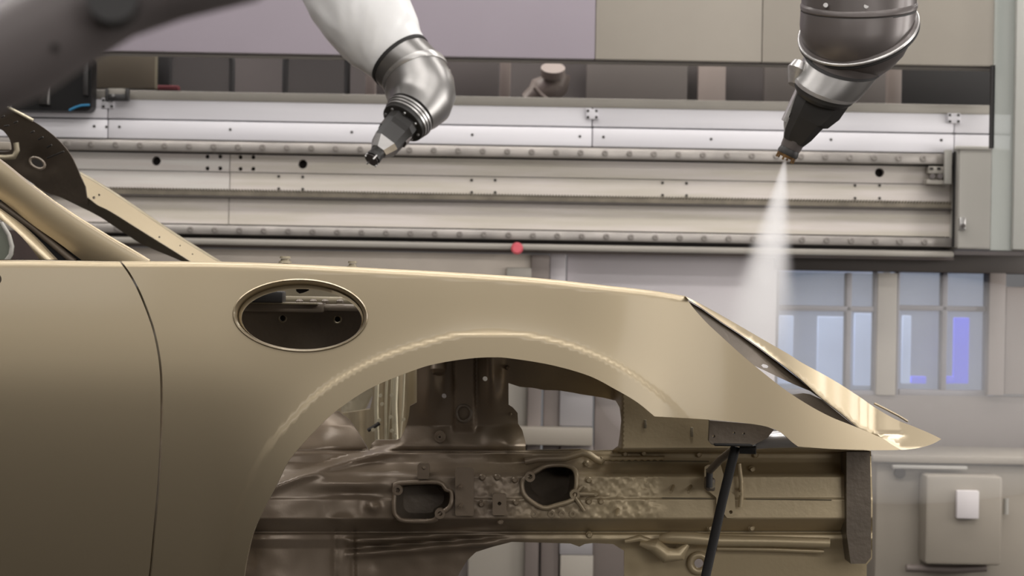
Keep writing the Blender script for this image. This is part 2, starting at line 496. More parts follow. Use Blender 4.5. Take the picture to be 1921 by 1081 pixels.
lit_window(4, 1682, 1855, [1772], [(1693, 592, 1709, 720, 'blue'), (1710, 706, 1738, 720, 'violet'), (1790, 596, 1818, 720, 'violet'), (1772, 706, 1790, 720, 'violet')])

# partition pane and post at the right end of the booth
gp = empty('trim_1', U(1890, 900, 3.3), kind='structure')
pbox('pane', 1866, -400, 1908, 470, 3.3, 0.012, M['glassg'], gp)
pbox('post', 1907, -400, 1990, 470, 3.28, 0.06, M['postg'], gp, 0.006)
pbox('pane_seal', 1859, 122, 1866, 278, 3.3, 0.02, M['rubber'], gp)

# ceiling lights (long tubes in reflector housings) over the car, outside the frame; rear row added for the slot
def ceiling_light(x, y, z, watts, idx):
    t = empty('ceiling_light', (x, y, z), 'long white ceiling light over the spray booth (rear row added)', 'light', 'ceiling lights of the booth')
    bm = bmesh.new(); L = 1.9
    add_box(bm, x - L / 2, x + L / 2, y - .2, y + .2, z + .04, z + .1)
    link('housing', mesh_bm('housing', bm), M['ceil'], t)
    for s in (-1, 1):
        tube('lamp_tube', [(x - L / 2 + .05, y + s * .1, z + .02), (x + L / 2 - .05, y + s * .1, z + .02)], 0.018, M['tube'], t, 8)
    ld = bpy.data.lights.new('ceiling_light_glow', 'AREA'); ld.shape = 'RECTANGLE'; ld.size = L; ld.size_y = 0.36; ld.energy = watts
    ld.color = (1, 0.965, 0.935)
    lo = bpy.data.objects.new('ceiling_light_glow', ld); COL.objects.link(lo); lo.parent = t; lo.location = (0, 0, -0.005)
st(box('wall_front', -5, 5, -3.9, -3.8, 0, 3.6, M['walld']))
def fill_light(c, dx, label, w, h, watts):
    # framed fill light, unseen and added to brighten the car; dx = direction it faces
    t = empty('fill_light', c, label, 'light', 'fill lights added to the booth')
    d = Vector(dx); side = Vector((0, 0, 1)).cross(d)
    bm = bmesh.new()
    for a, b, ww, hh in ((0, h / 2 + .03, w + .12, .06), (0, -h / 2 - .03, w + .12, .06), (w / 2 + .03, 0, .06, h), (-w / 2 - .03, 0, .06, h)):
        m = Matrix.Translation(Vector(c) + side * a + Vector((0, 0, b))) @ Matrix(((side.x, d.x, 0, 0), (side.y, d.y, 0, 0), (0, 0, 1, 0), (0, 0, 0, 1))) @ Matrix.Diagonal((ww, .08, hh, 1))
        bmesh.ops.create_cube(bm, size=1, matrix=m)
    link('frame', mesh_bm('frame', bm), M['ceil'], t)
    ld = bpy.data.lights.new('fill_light_glow', 'AREA'); ld.shape = 'RECTANGLE'; ld.size = w; ld.size_y = h; ld.energy = watts; ld.color = (1, 0.965, 0.935)
    lo = bpy.data.objects.new('fill_light_glow', ld); COL.objects.link(lo); lo.parent = t; lo.location = (0, 0, 0)
    lo.rotation_euler = d.to_track_quat('-Z', 'Y').to_euler() if False else (-d).to_track_quat('Z', 'Y').to_euler()
for k in range(3): fill_light((-2.2 + 2.2 * k, -3.72, 2.35), (0, 1, 0), 'long unseen fill panel added high on the near wall of the booth', 1.9, 0.6, FRONT_W)
for k in range(2): fill_light((4.92, 0.2 + 1.9 * k, 1.7), (-1, 0, 0), 'tall unseen fill panel added on the right-hand booth wall', 1.2, 1.5, SIDE_W)
fill_light((2.9, -3.72, 1.5), (0, 1, 0), 'broad unseen fill panel added low on the near wall towards the right corner', 3.2, 0.9, CORNER_W)
for (y, z, wt) in LIGHT_ROWS:
    for k in range(3): ceiling_light(-2.2 + 2.2 * k, y, z, wt, k)

# ------------------------------------------------------------------ robot track
tr = empty('robot_track', U(960, 560, RY), 'long pale linear robot track with bolted guide rails along the back wall', 'track')
def strip(name, u0, u1, v0, v1, Y, d, m, bev=0.003): return pbox(name, u0, v0, u1, v1, Y, d, m, tr, bev, uref=960)
def strip_seams(name, seams, v0, v1, Y, d, m, bev=0.003):
    return [strip(name, a + .8, b - .8, v0, v1, Y, d, m, bev) for a, b in zip(seams[:-1], seams[1:])]
WS = [-900, 202, 1111, 1790, 1905]
strip('cap_sheet', -900, 1865, 182, 199.5, 3.76, 0.3, M['cap'])
strip_seams('cladding_panel', WS, 199.5, 235, 3.755, 0.05, M['white'])
strip_seams('cladding_panel', WS, 237.5, 272.5, 3.75, 0.05, M['white'])
strip('cladding_back', -900, 1900, 200, 276, 3.81, 0.3, M['walld'])
ru = strip('guide_rail', -900, 1790, 274.5, 294.5, 3.745, 0.06, M['railm'], 0.004)
strip('track_back', -900, 1792, 270, 465, 3.86, 0.25, M['walld'])
bigh = [(293, 302), (568, 308), (1650, 324)]
smh = [(389, 294), (413, 294), (389, 316), (413, 316), (451, 295), (475, 295), (451, 317), (475, 317)]
tiny = [(523, 331), (568, 332), (523, 354), (568, 355), (885, 338), (929, 338), (885, 361), (929, 361),
        (1243, 343), (1288, 344), (1243, 366), (1288, 367), (1604, 348), (1650, 348), (1604, 372), (1650, 372)]
def vv(u, v960): return v960 + (u - 960) * ST
def quad(u0, u1, va, vb):
    return [(u0 - (va - 540) * 0 , vv(u0, va)), (u1, vv(u1, va)), (u1 - 1, vv(u1, vb)), (u0 - 1, vv(u0, vb))]
def plate(u0, u1, va, vb, m, Y=RY):
    q = quad(u0, u1, va, vb)
    hs = [ell(x, y, 8.6, 8.6, 20) for x, y in bigh if u0 < x < u1 and va < 310 < vb] + [ell(x, y, 3.9, 3.9, 12) for x, y in smh if u0 < x < u1 and va < 310 < vb]
    return sheet('track_plate', q, hs, const(Y), 60, m, tr, flange=0.03, bsp=60)
plate(-700, 431, 299, 331.5, M['plate2']); plate(432.5, 1789, 299, 331.5, M['plate'])
plate(-700, 431, 333, 366, M['plate2'], RY + .002); plate(432.5, 1789, 333, 366, M['plate'], RY + .002)
plate(-700, 429, 381, 430, M['plate']); plate(430.5, 1789, 381, 430, M['plate'])
rl = strip('guide_rail', -900, 1790, 432, 449.5, 3.75, 0.06, M['railm'], 0.004)
strip('lower_lip', -900, 1790, 457, 469, 3.74, 0.12, M['cap'], 0.006)
strip('lower_lip_underside', -900, 1790, 469, 474, 3.79, 0.2, M['post'], 0.004)
# rack with teeth
bm = bmesh.new()
p0 = U(-600, vv(-600, 366), RY); p1 = U(1788, vv(1788, 366), RY)
zt = p0.z; zb = U(960, 377, RY).z; pit = 5.6 * mpp(RY); n = int((p1.x - p0.x) / pit)
yb = RY - .022
for i in range(n):
    x = p0.x + i * pit
    v = [bm.verts.new(c) for c in ((x, yb, zb), (x + pit, yb, zb), (x + pit, yb, zt - .006), (x + pit * .75, yb, zt - .006), (x + pit * .6, yb, zt + .003), (x + pit * .25, yb, zt + .003), (x + pit * .1, yb, zt - .006), (x, yb, zt - .006))]
    w = [bm.verts.new(q.co + Vector((0, .022, 0))) for q in v]
    bm.faces.new(v)
    for k in range(2, 7): bm.faces.new((v[k], v[k + 1], w[k + 1], w[k]))
    bm.faces.new((v[0], w[0], w[1], v[1]))
link('gear_rack', mesh_bm('gear_rack', bm), M['rack'], tr)
strip('rack_foot', -600, 1788, 377, 380.5, RY - 0.03, .03, M['walld'], 0.001)

def screw_mesh(name, r, h, m, sock=True):
    """countersunk screw head with a socket, axis towards -y, about its own origin"""
    bm = bmesh.new(); n = 14
    prof = [(r, 0.0), (r, -h * .8), (r * .85, -h), (r * .5, -h), (r * .45, -h * .4)] if sock else [(r, 0), (r, -h * .6), (r * .7, -h)]
    rings = [[Vector((rr * math.cos(2 * math.pi * i / n), yy, rr * math.sin(2 * math.pi * i / n))) for i in range(n)] for rr, yy in prof]
    add_loft(bm, rings)
    me = mesh_bm(name, bm, 30); me.materials.append(m); return me
M['boltm'] = mat('rail_bolt_steel', srgb(150, 144, 138), 0.5, 0.4, 0, 0.2, 40)
rb = screw_mesh('rail_bolt', 0.0105, 0.004, M['boltm'])
for par, v0, Y in ((ru, 284.5, 3.745), (rl, 441, 3.75)):
    u = 125.5 if par is ru else 128
    while u < 1780:
        link('bolt', rb, None, par, U(u, vv(u, v0), Y)); u += 45.9
cs = screw_mesh('cladding_screw', 0.0045, 0.003, M['hole'], False)
for u, v in [(177, 237), (200, 238), (224, 238), (432, 243), (660, 248), (886, 253), (1088, 256), (1132, 257), (1334, 261), (1559, 262), (1766, 263)]:
    link('cladding_screw', cs, None, tr, U(u, v, 3.75))
for u, v in tiny: link('plate_screw', cs, None, tr, U(u, v, RY))
for i, (u, v) in enumerate([(202, 194), (1111, 214), (1790, 222)]):
    sp_ = pbox('splice_plate', u - 12, v - 9.5, u + 12, v + 9.5, 3.745, 0.01, M['white'], tr, 0.002)
    for a in (-8, 8):
        for b in (-6, 6): link('screw', cs, None, sp_, U(u + a, v + b, 3.745))

# end housing of the track
th = empty('track_housing', U(1830, 560, 3.68), 'pale grey sheet-metal end box closing the right end of the robot track', 'box')
a = U(1797, 372, 3.68).x; b = U(1866, 372, 3.68).x; c = U(1990, 372, 3.98).x; z0 = U(1830, 467, 3.68).z; z1 = U(1830, 277, 3.68).z
bm = bmesh.new()
lo = [(a, 3.68), (b, 3.68), (c, 3.98), (a, 3.98)]
add_loft(bm, [[Vector((x, y, z0)) for x, y in lo], [Vector((x, y, z1)) for x, y in lo]])
bmesh.ops.bevel(bm, geom=bm.edges[:], offset=0.004, segments=2, affect='EDGES')
link('body', mesh_bm('body', bm), M['cabin'], th)
pbox('cover_lip', 1793, 274, 1868, 281, 3.672, 0.03, M['cabin'], th, 0.003)
pbox('side_seal', 1789, 284, 1796, 464, 3.72, 0.02, M['rubber'], th)
lt = pbox('latch', 1800, 408, 1812, 432, 3.665, 0.016, M['alu'], th, 0.003)
cyl('latch_knob', U(1806, 424, 3.665), (0, -1, 0), 0.007, 0.012, M['steel'], lt, 12)

# limit switch on the track
ls = empty('limit_switch', U(1757, 346, 3.74), 'small metal limit switch bracket near the end of the track', 'switch')
pbox('upright', 1772, 281, 1786, 346, 3.72, 0.02, M['cabin'], ls, 0.003)
pbox('base', 1738, 337, 1774, 346, 3.73, 0.05, M['cap'], ls, 0.003)
pbox('switch_body', 1742, 312, 1772, 326, 3.74, 0.05, M['cap'], ls, 0.003)
for u in (1748, 1762):
    cyl('roller', U(u, 331, 3.735), (0, -1, 0), 0.009, 0.014, M['steel'], ls, 14)
    pbox('slot', u - 4, 314, u + 3, 319, 3.738, 0.01, M['hole'], ls)

# robot carriage in front of the track at the left
rc = empty('robot_carriage', U(97, 212, 3.66), 'black glossy robot carriage box hanging over the track at the left', 'carriage')
a = U(22, 101, 3.66); b = U(171, 209, 3.66)
bm = bmesh.new()
lp = round_rect((a.x + b.x) / 2, (a.z + b.z) / 2, b.x - a.x, a.z - b.z, 0.02, 5)
add_loft(bm, [[Vector((x, 3.66, z)) for x, z in lp], [Vector((x, 3.74, z)) for x, z in lp]])
bmesh.ops.bevel(bm, geom=[e for e in bm.edges if abs(e.verts[0].co.y - e.verts[1].co.y) < 1e-6], offset=0.004, segments=2, affect='EDGES')
link('cover', mesh_bm('cover', bm), mat('black_gloss', srgb(14, 13, 13), 0, 0.4, spec=0.2), rc)
pbox('side_strip', 155, 104, 165, 179, 3.645, 0.02, M['dark'], rc, 0.002)
pbox('cable_duct', 72, 128, 90, 196, 3.645, 0.02, M['gunk'], rc, 0.002)
pbox('duct_edge', 89, 128, 92, 196, 3.64, 0.02, M['alu'], rc, 0.001)
tube('hose', [U(130, 207, 3.645), U(140, 202, 3.645), U(152, 198, 3.645), U(168, 197, 3.645)], 0.004, M['cyan'], rc, 8)
cb = empty('cable_bracket', U(219, 190, 3.7), 'small black cable bracket hooked over the white track cladding', 'bracket')
pbox('clip', 197, 166, 202, 190, 3.70, 0.03, M['dark'], cb, 0.002); pbox('clip', 235, 166, 241, 188, 3.70, 0.03, M['dark'], cb, 0.002)
pbox('clamp_bar', 199, 176, 240, 188.5, 3.705, 0.03, M['dark'], cb, 0.003); pbox('clamp_plate', 202, 166, 235, 177, 3.715, 0.02, M['cap'], cb, 0.002)
cyl('pin', U(213, 179, 3.70), (0, -1, 0), .005, .006, M['chrome'], cb, 10)

# red indicator under the track
rl_ = empty('indicator_lamp', U(970, 476, 3.7), 'small red indicator lamp under the middle of the track', 'lamp')
cyl('lens', U(970, 466, 3.73), (0, -1, 0), 0.020, 0.02, M['red'], rl_, 20, 0.014)
cyl('socket', U(970, 466, 3.745), (0, -1, 0), 0.02, 0.015, M['dark'], rl_, 20)
rs = pbox('bracket_block', 295, 160, 334, 169, 4.35, 0.05, mat('dull_red', srgb(92, 34, 38), 0, .5), None, 0.003)
tag(rs, 'small dull red block at the foot of the slot beside the black post', 'block')

# wrapped elbow of a robot in the next booth, seen in the slot
er = empty('wrapped_robot_elbow', U(1030, 190, 4.6), 'foil wrapped robot elbow glimpsed through the dark slot', 'robot part')
lathe_obj('sleeve', [(U(985, 196, 4.6), (1, 0, .3), .04), (U(1000, 186, 4.6), (1, 0, .3), .05), (U(1020, 172, 4.6), (.7, 0, .7), .062), (U(1040, 158, 4.6), (.5, 0, .8), .056), (U(1046, 138, 4.6), (.2, 0, 1), .05)], mat('foil_wrap', srgb(112, 102, 96), .2, .4, 0, .2, 14, .8, 22), er, 20)
tube('band', [U(1003, 164, 4.53), U(1015, 178, 4.53), U(1030, 190, 4.53)], .008, M['post'], er, 8)
cyl('cap', U(1037, 141, 4.55), (0, -.5, .8), .045, .03, M['post'], er, 18)

# control cabinet low at the right
cc = empty('control_cabinet', U(1810, 1090, 3.4), 'pale grey control cabinet with a white plaque low at the right', 'cabinet')
pbox('housing', 1641, 872, 2000, 1200, 3.5, 0.36, M['cabin2'], cc, 0.01)
pbox('top_ledge', 1636, 856, 2000, 871, 3.46, 0.4, M['cabin2'], cc, 0.006)
dr = pbox('door', 1736, 893, 1881, 1061, 3.38, 0.12, M['cabin2'], cc, 0.012)
pbox('plaque', 1795, 921, 1837, 974, 3.355, 0.025, M['plaq'], dr, 0.004)
pbox('door_drip_edge', 1675, 874, 1815, 881, 3.45, 0.03, M['cabin'], cc, 0.003)
cyl('cable_gland', U(1687, 887, 3.5), (0, -1, 0), 0.018, 0.015, M['hole'], cc, 18)
cyl('hinge', U(1887, 965, 3.48), (0, 0, 1), 0.008, 0.05, M['cabin'], cc, 10)
tube('drain_pipe', [U(1700, 1066, 3.45), U(1790, 1069, 3.45), U(1850, 1066, 3.45)], 0.012, M['post'], cc, 10)

# ------------------------------------------------------------------ the car body
car = empty('car_body', U(900, 1150, 0.9), 'unfinished champagne coloured car body shell standing in the spray booth', 'car')
top_pts = [(-160, 487), (60, 487), (230, 490), (410, 491), (560, 496), (700, 503), (850, 511), (1000, 521), (1130, 535), (1220, 545), (1285, 555.5)]
TOP = np.array(cr(top_pts)); topv = lambda u: np.interp(u, TOP[:, 0], TOP[:, 1])
crease = cr([(395, 1260), (400, 1150), (420, 1060), (450, 960), (492, 860), (562, 775), (615, 728), (684, 687), (745, 662), (806, 644), (860, 631), (930, 628), (988, 632), (1046, 644), (1101, 662), (1148, 683), (1190, 708), (1229, 737), (1264, 764), (1287, 784)], 14)
arch = cr([(446, 1260), (449, 1160), (458, 1081), (465, 1040), (480, 987), (521, 905), (545, 860), (602, 797), (643, 762), (700, 726), (782, 693), (827, 681), (880, 673), (924, 670.5), (961, 673), (1034, 685), (1104, 705), (1153, 730), (1194, 754), (1228, 781.5)], 6)
CREASE_POLY = crease + [(1287, 1400), (395, 1400)]
# integrated section profiles (lean of the side against the vertical)
_v = np.arange(420, 1320, 2.0)
def prof(ks, vs, v0):
    s = np.interp(_v, ks, vs); y = np.cumsum(s) * 2.0 / 1280
    return lambda v: np.interp(v, _v, y) - np.interp(v0, _v, y)
PL = prof([480, 540, 620, 675, 705, 760, 900, 1100, 1300], [-0.16, -0.14, -0.12, -0.08, -0.04, 0.05, 0.20, 0.40, 0.50], 600)
PR = prof([480, 520, 570, 640, 720, 800, 900], [-0.12, -0.10, -0.075, -0.06, -0.05, -0.04, -0.03], 600)
def body_y(uv):
    u, v = uv[:, 0], uv[:, 1]
    wl = sm(640, 380, u)
    y = wl * PL(v) + (1 - wl) * PR(v)
    y = y + 0.00006 * 0 * u
    t = np.clip(v - topv(u), 0.15, None); R = 13.0
    q = np.clip(R - t, 0, R)
    y = y + (R - np.sqrt(np.maximum(R * R - q * q, 0))) / 1280
    # wheel arch flare
    s = seg_dist(uv, crease); ins = inside(uv, CREASE_POLY); s = np.where(ins, -s, s)
    fade = sm(1310, 1230, u)
    y = y - fade * (0.0026 * (1 - sm(-3, 9, s)) + 0.004 * np.exp(-np.clip(s, 0, None) / 45.0))
    y = y + fade * np.where(ins, -0.00003 * np.clip(-s, 0, 60), 0)
    # nose turns inwards
    y = y + 0.30 * np.clip((u - 1060) / 705, 0, None) ** 2.3
    return y
edge_hl = cr([(1285, 555.5), (1300, 577), (1325, 605), (1355, 633), (1395, 669), (1430, 698), (1475, 733), (1520, 762), (1560, 783), (1600, 799), (1622, 808)], 5)
fold = cr([(1622, 808), (1656, 823), (1671, 833), (1689, 843.5)], 4)
bot = cr([(1689, 844.5), (1640, 845), (1560, 842.5), (1497, 838)], 4)
bot2 = cr([(1497, 838), (1485, 829), (1468, 814), (1450, 804.5), (1420, 797), (1360, 790), (1300, 785.5), (1228, 781.5)], 4)
seam = cr([(225.5, 490), (243, 514), (261, 547), (279, 591), (291, 630), (299.7, 677), (303, 725), (302.6, 796), (298.5, 891), (292.6, 962), (285, 1045), (281, 1081), (268, 1160), (248, 1260)], 5)
crest = [p for p in cr(top_pts) if 228 < p[0] < 1284]
outer = [(x + 2.2, y) for x, y in seam][::-1]
outline_f = [(227.7, 490)] + crest + edge_hl + fold[1:] + bot + bot2[1:] + arch[::-1][1:] + [(446, 1262)] + outer[:-1]
OV = ell(563, 592, 124, 66, 72, math.radians(1.5), 0.02)
fend = sheet('fender', outline_f, [OV], body_y, 7.5, M['paint'], car, flange=0.014, bsp=5)
# matching fender on the far side
fm = fend.data.copy(); CW = 1.78
co = np.empty(len(fm.vertices) * 3); fm.vertices.foreach_get('co', co); co = co.reshape(-1, 3); co[:, 1] = CW - co[:, 1]; fm.vertices.foreach_set('co', co.ravel())
fm.flip_normals(); fm.materials.clear()
ff = link('fender', fm, M['paint_in'], car)
# door
dout = [(x - 2.2, y) for x, y in seam]
door_out = [(-160, 488), (60, 488)] + [(223.3, 490.5)] + dout[1:] + [(-160, 1260)]
door = sheet('door', door_out, [ell(-4, 524, 7, 9, 16)], body_y, 9, M['paint'], car, flange=0.02, bsp=6)
box('door_inner_panel', U(-160, 700, .12).x, U(330, 700, .12).x, 0.10, 0.12, U(100, 1250, .12).z, U(100, 520, .12).z, M['primer'], car)
# crest flange of fender and door going inwards
def crest_flange(name, u0, u1, depth, drop):
    bm = bmesh.new(); rows = []
    for u in np.arange(u0, u1, 12.0):
        uv = np.array([[u, topv(u) + 0.1]]); y = float(body_y(uv)[0]); p = U(u, topv(u) + 0.1, y)
        rows.append([bm.verts.new(p), bm.verts.new(p + Vector((0, depth * .5, -drop * .2))), bm.verts.new(p + Vector((0, depth, -drop)))])
    for a, b in zip(rows[:-1], rows[1:]):
        for i in range(2): bm.faces.new((a[i], b[i], b[i + 1], a[i + 1]))
    return link(name, mesh_bm(name, bm), M['paint'], car)
crest_flange('fender_flange', 232, 1284, 0.09, 0.012); crest_flange('door_sill', -150, 224, 0.05, 0.004)
# unseen lid added between the fenders to block overhead light
bm = bmesh.new(); rows = []
for u in np.arange(700, 1300, 30.0):
    p = U(u, topv(u) + 4, 0.02)
    rows.append([bm.verts.new((p.x, y, p.z - 0.012 - 0.012 * math.sin(math.pi * (y - .1) / 1.58))) for y in np.linspace(0.1, CW - .1, 13)])
for a, b in zip(rows[:-1], rows[1:]):
    for i in range(12): bm.faces.new((a[i], b[i], b[i + 1], a[i + 1]))
link('light_block_lid', mesh_bm('light_block_lid', bm, 60), M['paint'], car)
# hinge bolts over the crest
def crest_bolt(u, v, r):
    p = U(u, v, 0.22)
    bm = bmesh.new(); s = mpp(.22)
    for (dz, rr) in ((0, 13), (4, 9), (9, 11)):
        add_loft(bm, [ring(p + Vector((0, 0, (dz - 4) * s)), (0, 0, 1), rr * s * r, 12), ring(p + Vector((0, 0, dz * s)), (0, 0, 1), rr * s * r * .9, 12)])
    add_loft(bm, [ring(p + Vector((0, 0, -30 * s)), (0, 0, 1), 6 * s, 8), ring(p, (0, 0, 1), 6 * s, 8)])
    return link('hinge_bolt', mesh_bm('hinge_bolt', bm), M['paint_in'], car)
crest_bolt(535, 490, 1.0); crest_bolt(661, 499, 0.8)

# filler recess
def ring_part(name, ells, m, par):
    bm = bmesh.new(); rings = []
    for (e, dy) in ells:
        uv = np.array(e); Y = body_y(uv) * 0.75 + float(body_y(np.array([[563, 592]]))[0]) * .25 + dy
        rings.append([Vector(p) for p in unproj(uv, Y)])
    add_loft(bm, rings, False)
    return link(name, mesh_bm(name, bm, 50), m, par)
r_ = math.radians(1.5)
uv0 = np.array(OV)
bm = bmesh.new(); rings = []
spec_ = [(ell(563, 592, 127, 69, 72, r_, .02), 0.0, -0.0015), (ell(563, 592, 125, 67, 72, r_, .02), 0.0, -0.003), (ell(563, 592.3, 121, 64, 72, r_, .02), 0.0, 0.001),
         (ell(564.3, 595, 117.5, 60.2, 72, r_, .02), .3, 0.018), (ell(564.8, 596, 116.8, 59.8, 72, r_, .02), .4, 0.013), (ell(566, 600, 113.2, 57.6, 72, r_, .02), .6, 0.012), (ell(566, 599.4, 112.2, 57.4, 72, r_, .02), .6, 0.016), (ell(566, 599.4, 112.2, 57.6, 72, r_, .02), .6, 0.03)]
yc = float(body_y(np.array([[563., 592.]]))[0])
for e, w, dy in spec_:
    uv = np.array(e); Y = body_y(uv) * (1 - w) + yc * w + dy
    rings.append([Vector(p) for p in unproj(uv, Y)])
add_loft(bm, rings, False)
link('filler_recess', mesh_bm('filler_recess', bm, 60), M['paint'], car)
# inner structure behind the filler opening
ip = sheet('inner_fender_panel', [(430, 590), (470, 582), (560, 582), (700, 586), (700, 690), (430, 690)], [ell(530, 597, 6, 6, 14), ell(633, 599, 6, 6, 14)],
           lambda uv: 0.20 + 0.0004 * (uv[:, 1] - 585) + 0.01 * sm(560, 640, uv[:, 0]) * sm(585, 650, uv[:, 1]), 8, M['primer'], car)
for u, v in ((530, 597), (633, 599)): 
    tube('plug_ring', [U(x, y, 0.205) for x, y in ell(u, v, 7, 7, 14)], .0016, M['paint_in'], ip, 6, True)
    cyl('plug', U(u, v, .24), (0, -1, 0), .006, .012, M['hole'], ip, 12)
pbox('cross_rail', 430, 567, 606, 586, 0.17, 0.06, M['primer'], car, 0.004); pbox('cross_rail', 596, 572, 700, 585, 0.19, 0.06, M['primer'], car, 0.004)
pbox('cross_rail_lip', 440, 567, 596, 571, 0.165, 0.01, M['paint_in'], car, 0.001)
pbox('hinge_block', 452, 546, 530, 568, 0.16, 0.05, M['dark'], car, 0.003)
pbox('upper_rail', 530, 557, 690, 570, 0.30, 0.04, M['paint_in'], car, 0.003)
for u in (562, 588, 610, 638): lathe_obj('rail_stud', [(U(u, 569, .2), (0, 0, 1), .006), (U(u, 565, .2), (0, 0, 1), .006), (U(u, 561, .2), (0, 0, 1), .003)], M['primer'], car, 10)
sheet('tab', [(553, 534), (580, 534), (579, 545), (570, 549), (562, 551), (556, 547)], [], const(.06), 6, M['dark'], car, .006)

# nose frame round the headlight opening
rim = cr([(1287, 560), (1315, 577), (1352, 603), (1389, 627), (1423, 651), (1463, 681), (1500, 710), (1538, 745), (1580, 778), (1611, 804), (1622, 808.5)], 5)
RIM = np.array(rim + fold[1:] + [(1770, 848)]); rimv = lambda u: np.interp(u, RIM[:, 0], RIM[:, 1])
sil = cr([(1285.5, 556), (1300, 563), (1320, 573.5), (1350, 590), (1390, 613), (1440, 642), (1480, 665), (1505, 681), (1563, 713), (1613, 745), (1641, 764.5), (1680, 787), (1713, 800), (1746, 814), (1766, 824)], 5)
nb = cr([(1766, 824), (1752, 832), (1735, 838), (1715, 842), (1690, 844.5)], 4)
def nose_y(uv):
    u, v = uv[:, 0], uv[:, 1]
    w = 0.16 * np.sin(math.pi * np.clip((u - 1285) / 360, 0, 1)) ** 1.3
    d = np.clip(rimv(u) - v, 0, 200)
    y = 0.30 * np.clip((u - 1060) / 705, 0, None) ** 2.3 + w + 0.0008 * d + 0.001 * np.clip(6 - d, 0, 6) / 6 * 3
    y = y + PRN
    y = y - 0.004 * np.exp(-((v - (813 + (u - 1624) * .06)) / 4.0) ** 2) * sm(1622, 1640, u) * sm(1705, 1690, u)
    return y
PRN = float(PR(np.array([800.0]))[0])
nose_out = sil + nb[1:] + fold[::-1][1:] + rim[::-1][1:-1]
sheet('headlight_frame', nose_out, [], nose_y, 7, M['paint'], car, flange=0.02, bsp=4)
sheet('headlight_flange', [(1288, 563), (1315, 579), (1352, 605), (1389, 629), (1423, 653), (1463, 683), (1500, 712), (1538, 747), (1520, 734), (1491, 722), (1463, 709), (1434, 695), (1408, 683), (1380, 668), (1340, 640), (1300, 590)],
      [[(1428, 686), (1431, 683), (1439, 685), (1442, 688), (1440, 691), (1432, 690)]], lambda uv: nose_y(np.stack([uv[:, 0], rimv(uv[:, 0])], 1)) + 0.02 - 0.0007 * (uv[:, 1] - rimv(uv[:, 0])), 6, M['primer'], car, .004, bsp=4)
sheet('headlight_bracket', [(1486, 741), (1507, 738), (1520, 740), (1542, 750), (1580, 781), (1611, 806), (1622, 812), (1560, 795), (1500, 760)], [], lambda uv: nose_y(np.stack([uv[:, 0], rimv(uv[:, 0])], 1)) + 0.01, 6, M['primer'], car, .01, bsp=4)
tube('nose_edge_bead', [U(x, y, 0.34 + .14) for x, y in ((1640, 757), (1660, 767), (1685, 780), (1703, 791))], .0022, M['paint'], car, 6)

# wheelhouse and frame rail: one pressed panel with openings
H1 = [(612, 775), (640, 730), (700, 690), (782, 660), (782, 755), (769, 762), (767, 780), (763, 797), (752, 822), (744, 826), (705, 826), (697, 833), (692, 848), (687, 838), (672, 812), (655, 788), (635, 772)]
H2 = [(954, 719), (975, 726), (1000, 728), (1020, 732), (1050, 733), (1075, 737), (1090, 740), (1130, 746), (1155, 752), (1163, 765), (1166, 790), (1163, 820), (1160, 838), (1150, 845), (1110, 846), (1090, 843), (1000, 845), (986, 846), (986, 830), (980, 808), (972, 795), (971, 775), (962, 765), (954, 760)]
REC1 = cr([(741, 908), (762, 906), (822, 905), (836, 918), (846, 922), (848, 935), (843, 952), (822, 966), (812, 977), (760, 977), (745, 970), (739, 955), (741, 908)], 3)[:-1]
REC2 = cr([(1003, 886), (1025, 874), (1060, 873), (1078, 882), (1082, 900), (1080, 920), (1074, 938), (1045, 948), (1018, 953), (988, 934), (980, 917), (982, 900), (1003, 886)], 3)[:-1]
out_w = [(430, 660), (900, 640), (1200, 640), (1232, 740), (1300, 775), (1400, 805), (1500, 832), (1634, 846), (1637, 940), (1636, 1048), (1626, 1060), (1626, 1110), (1171, 1110), (1171, 1034), (1150, 1021), (1112, 1019), (1097, 1021), (1087, 1026), (1070, 1020), (1000, 1018), (960, 1017), (925, 1026), (893, 1036), (876, 1052), (862, 1075), (846, 1110), (430, 1110)]
HB = [ell(910, 711, 4.6, 4.6, 14), ell(833, 743, 4.4, 4.4, 14), ell(1311, 1057, 11, 11, 20)]
def nz(uv, sc, seed=0.0):
    return np.array([noise.noise((float(a) * sc, float(b) * sc, seed)) for a, b in uv])
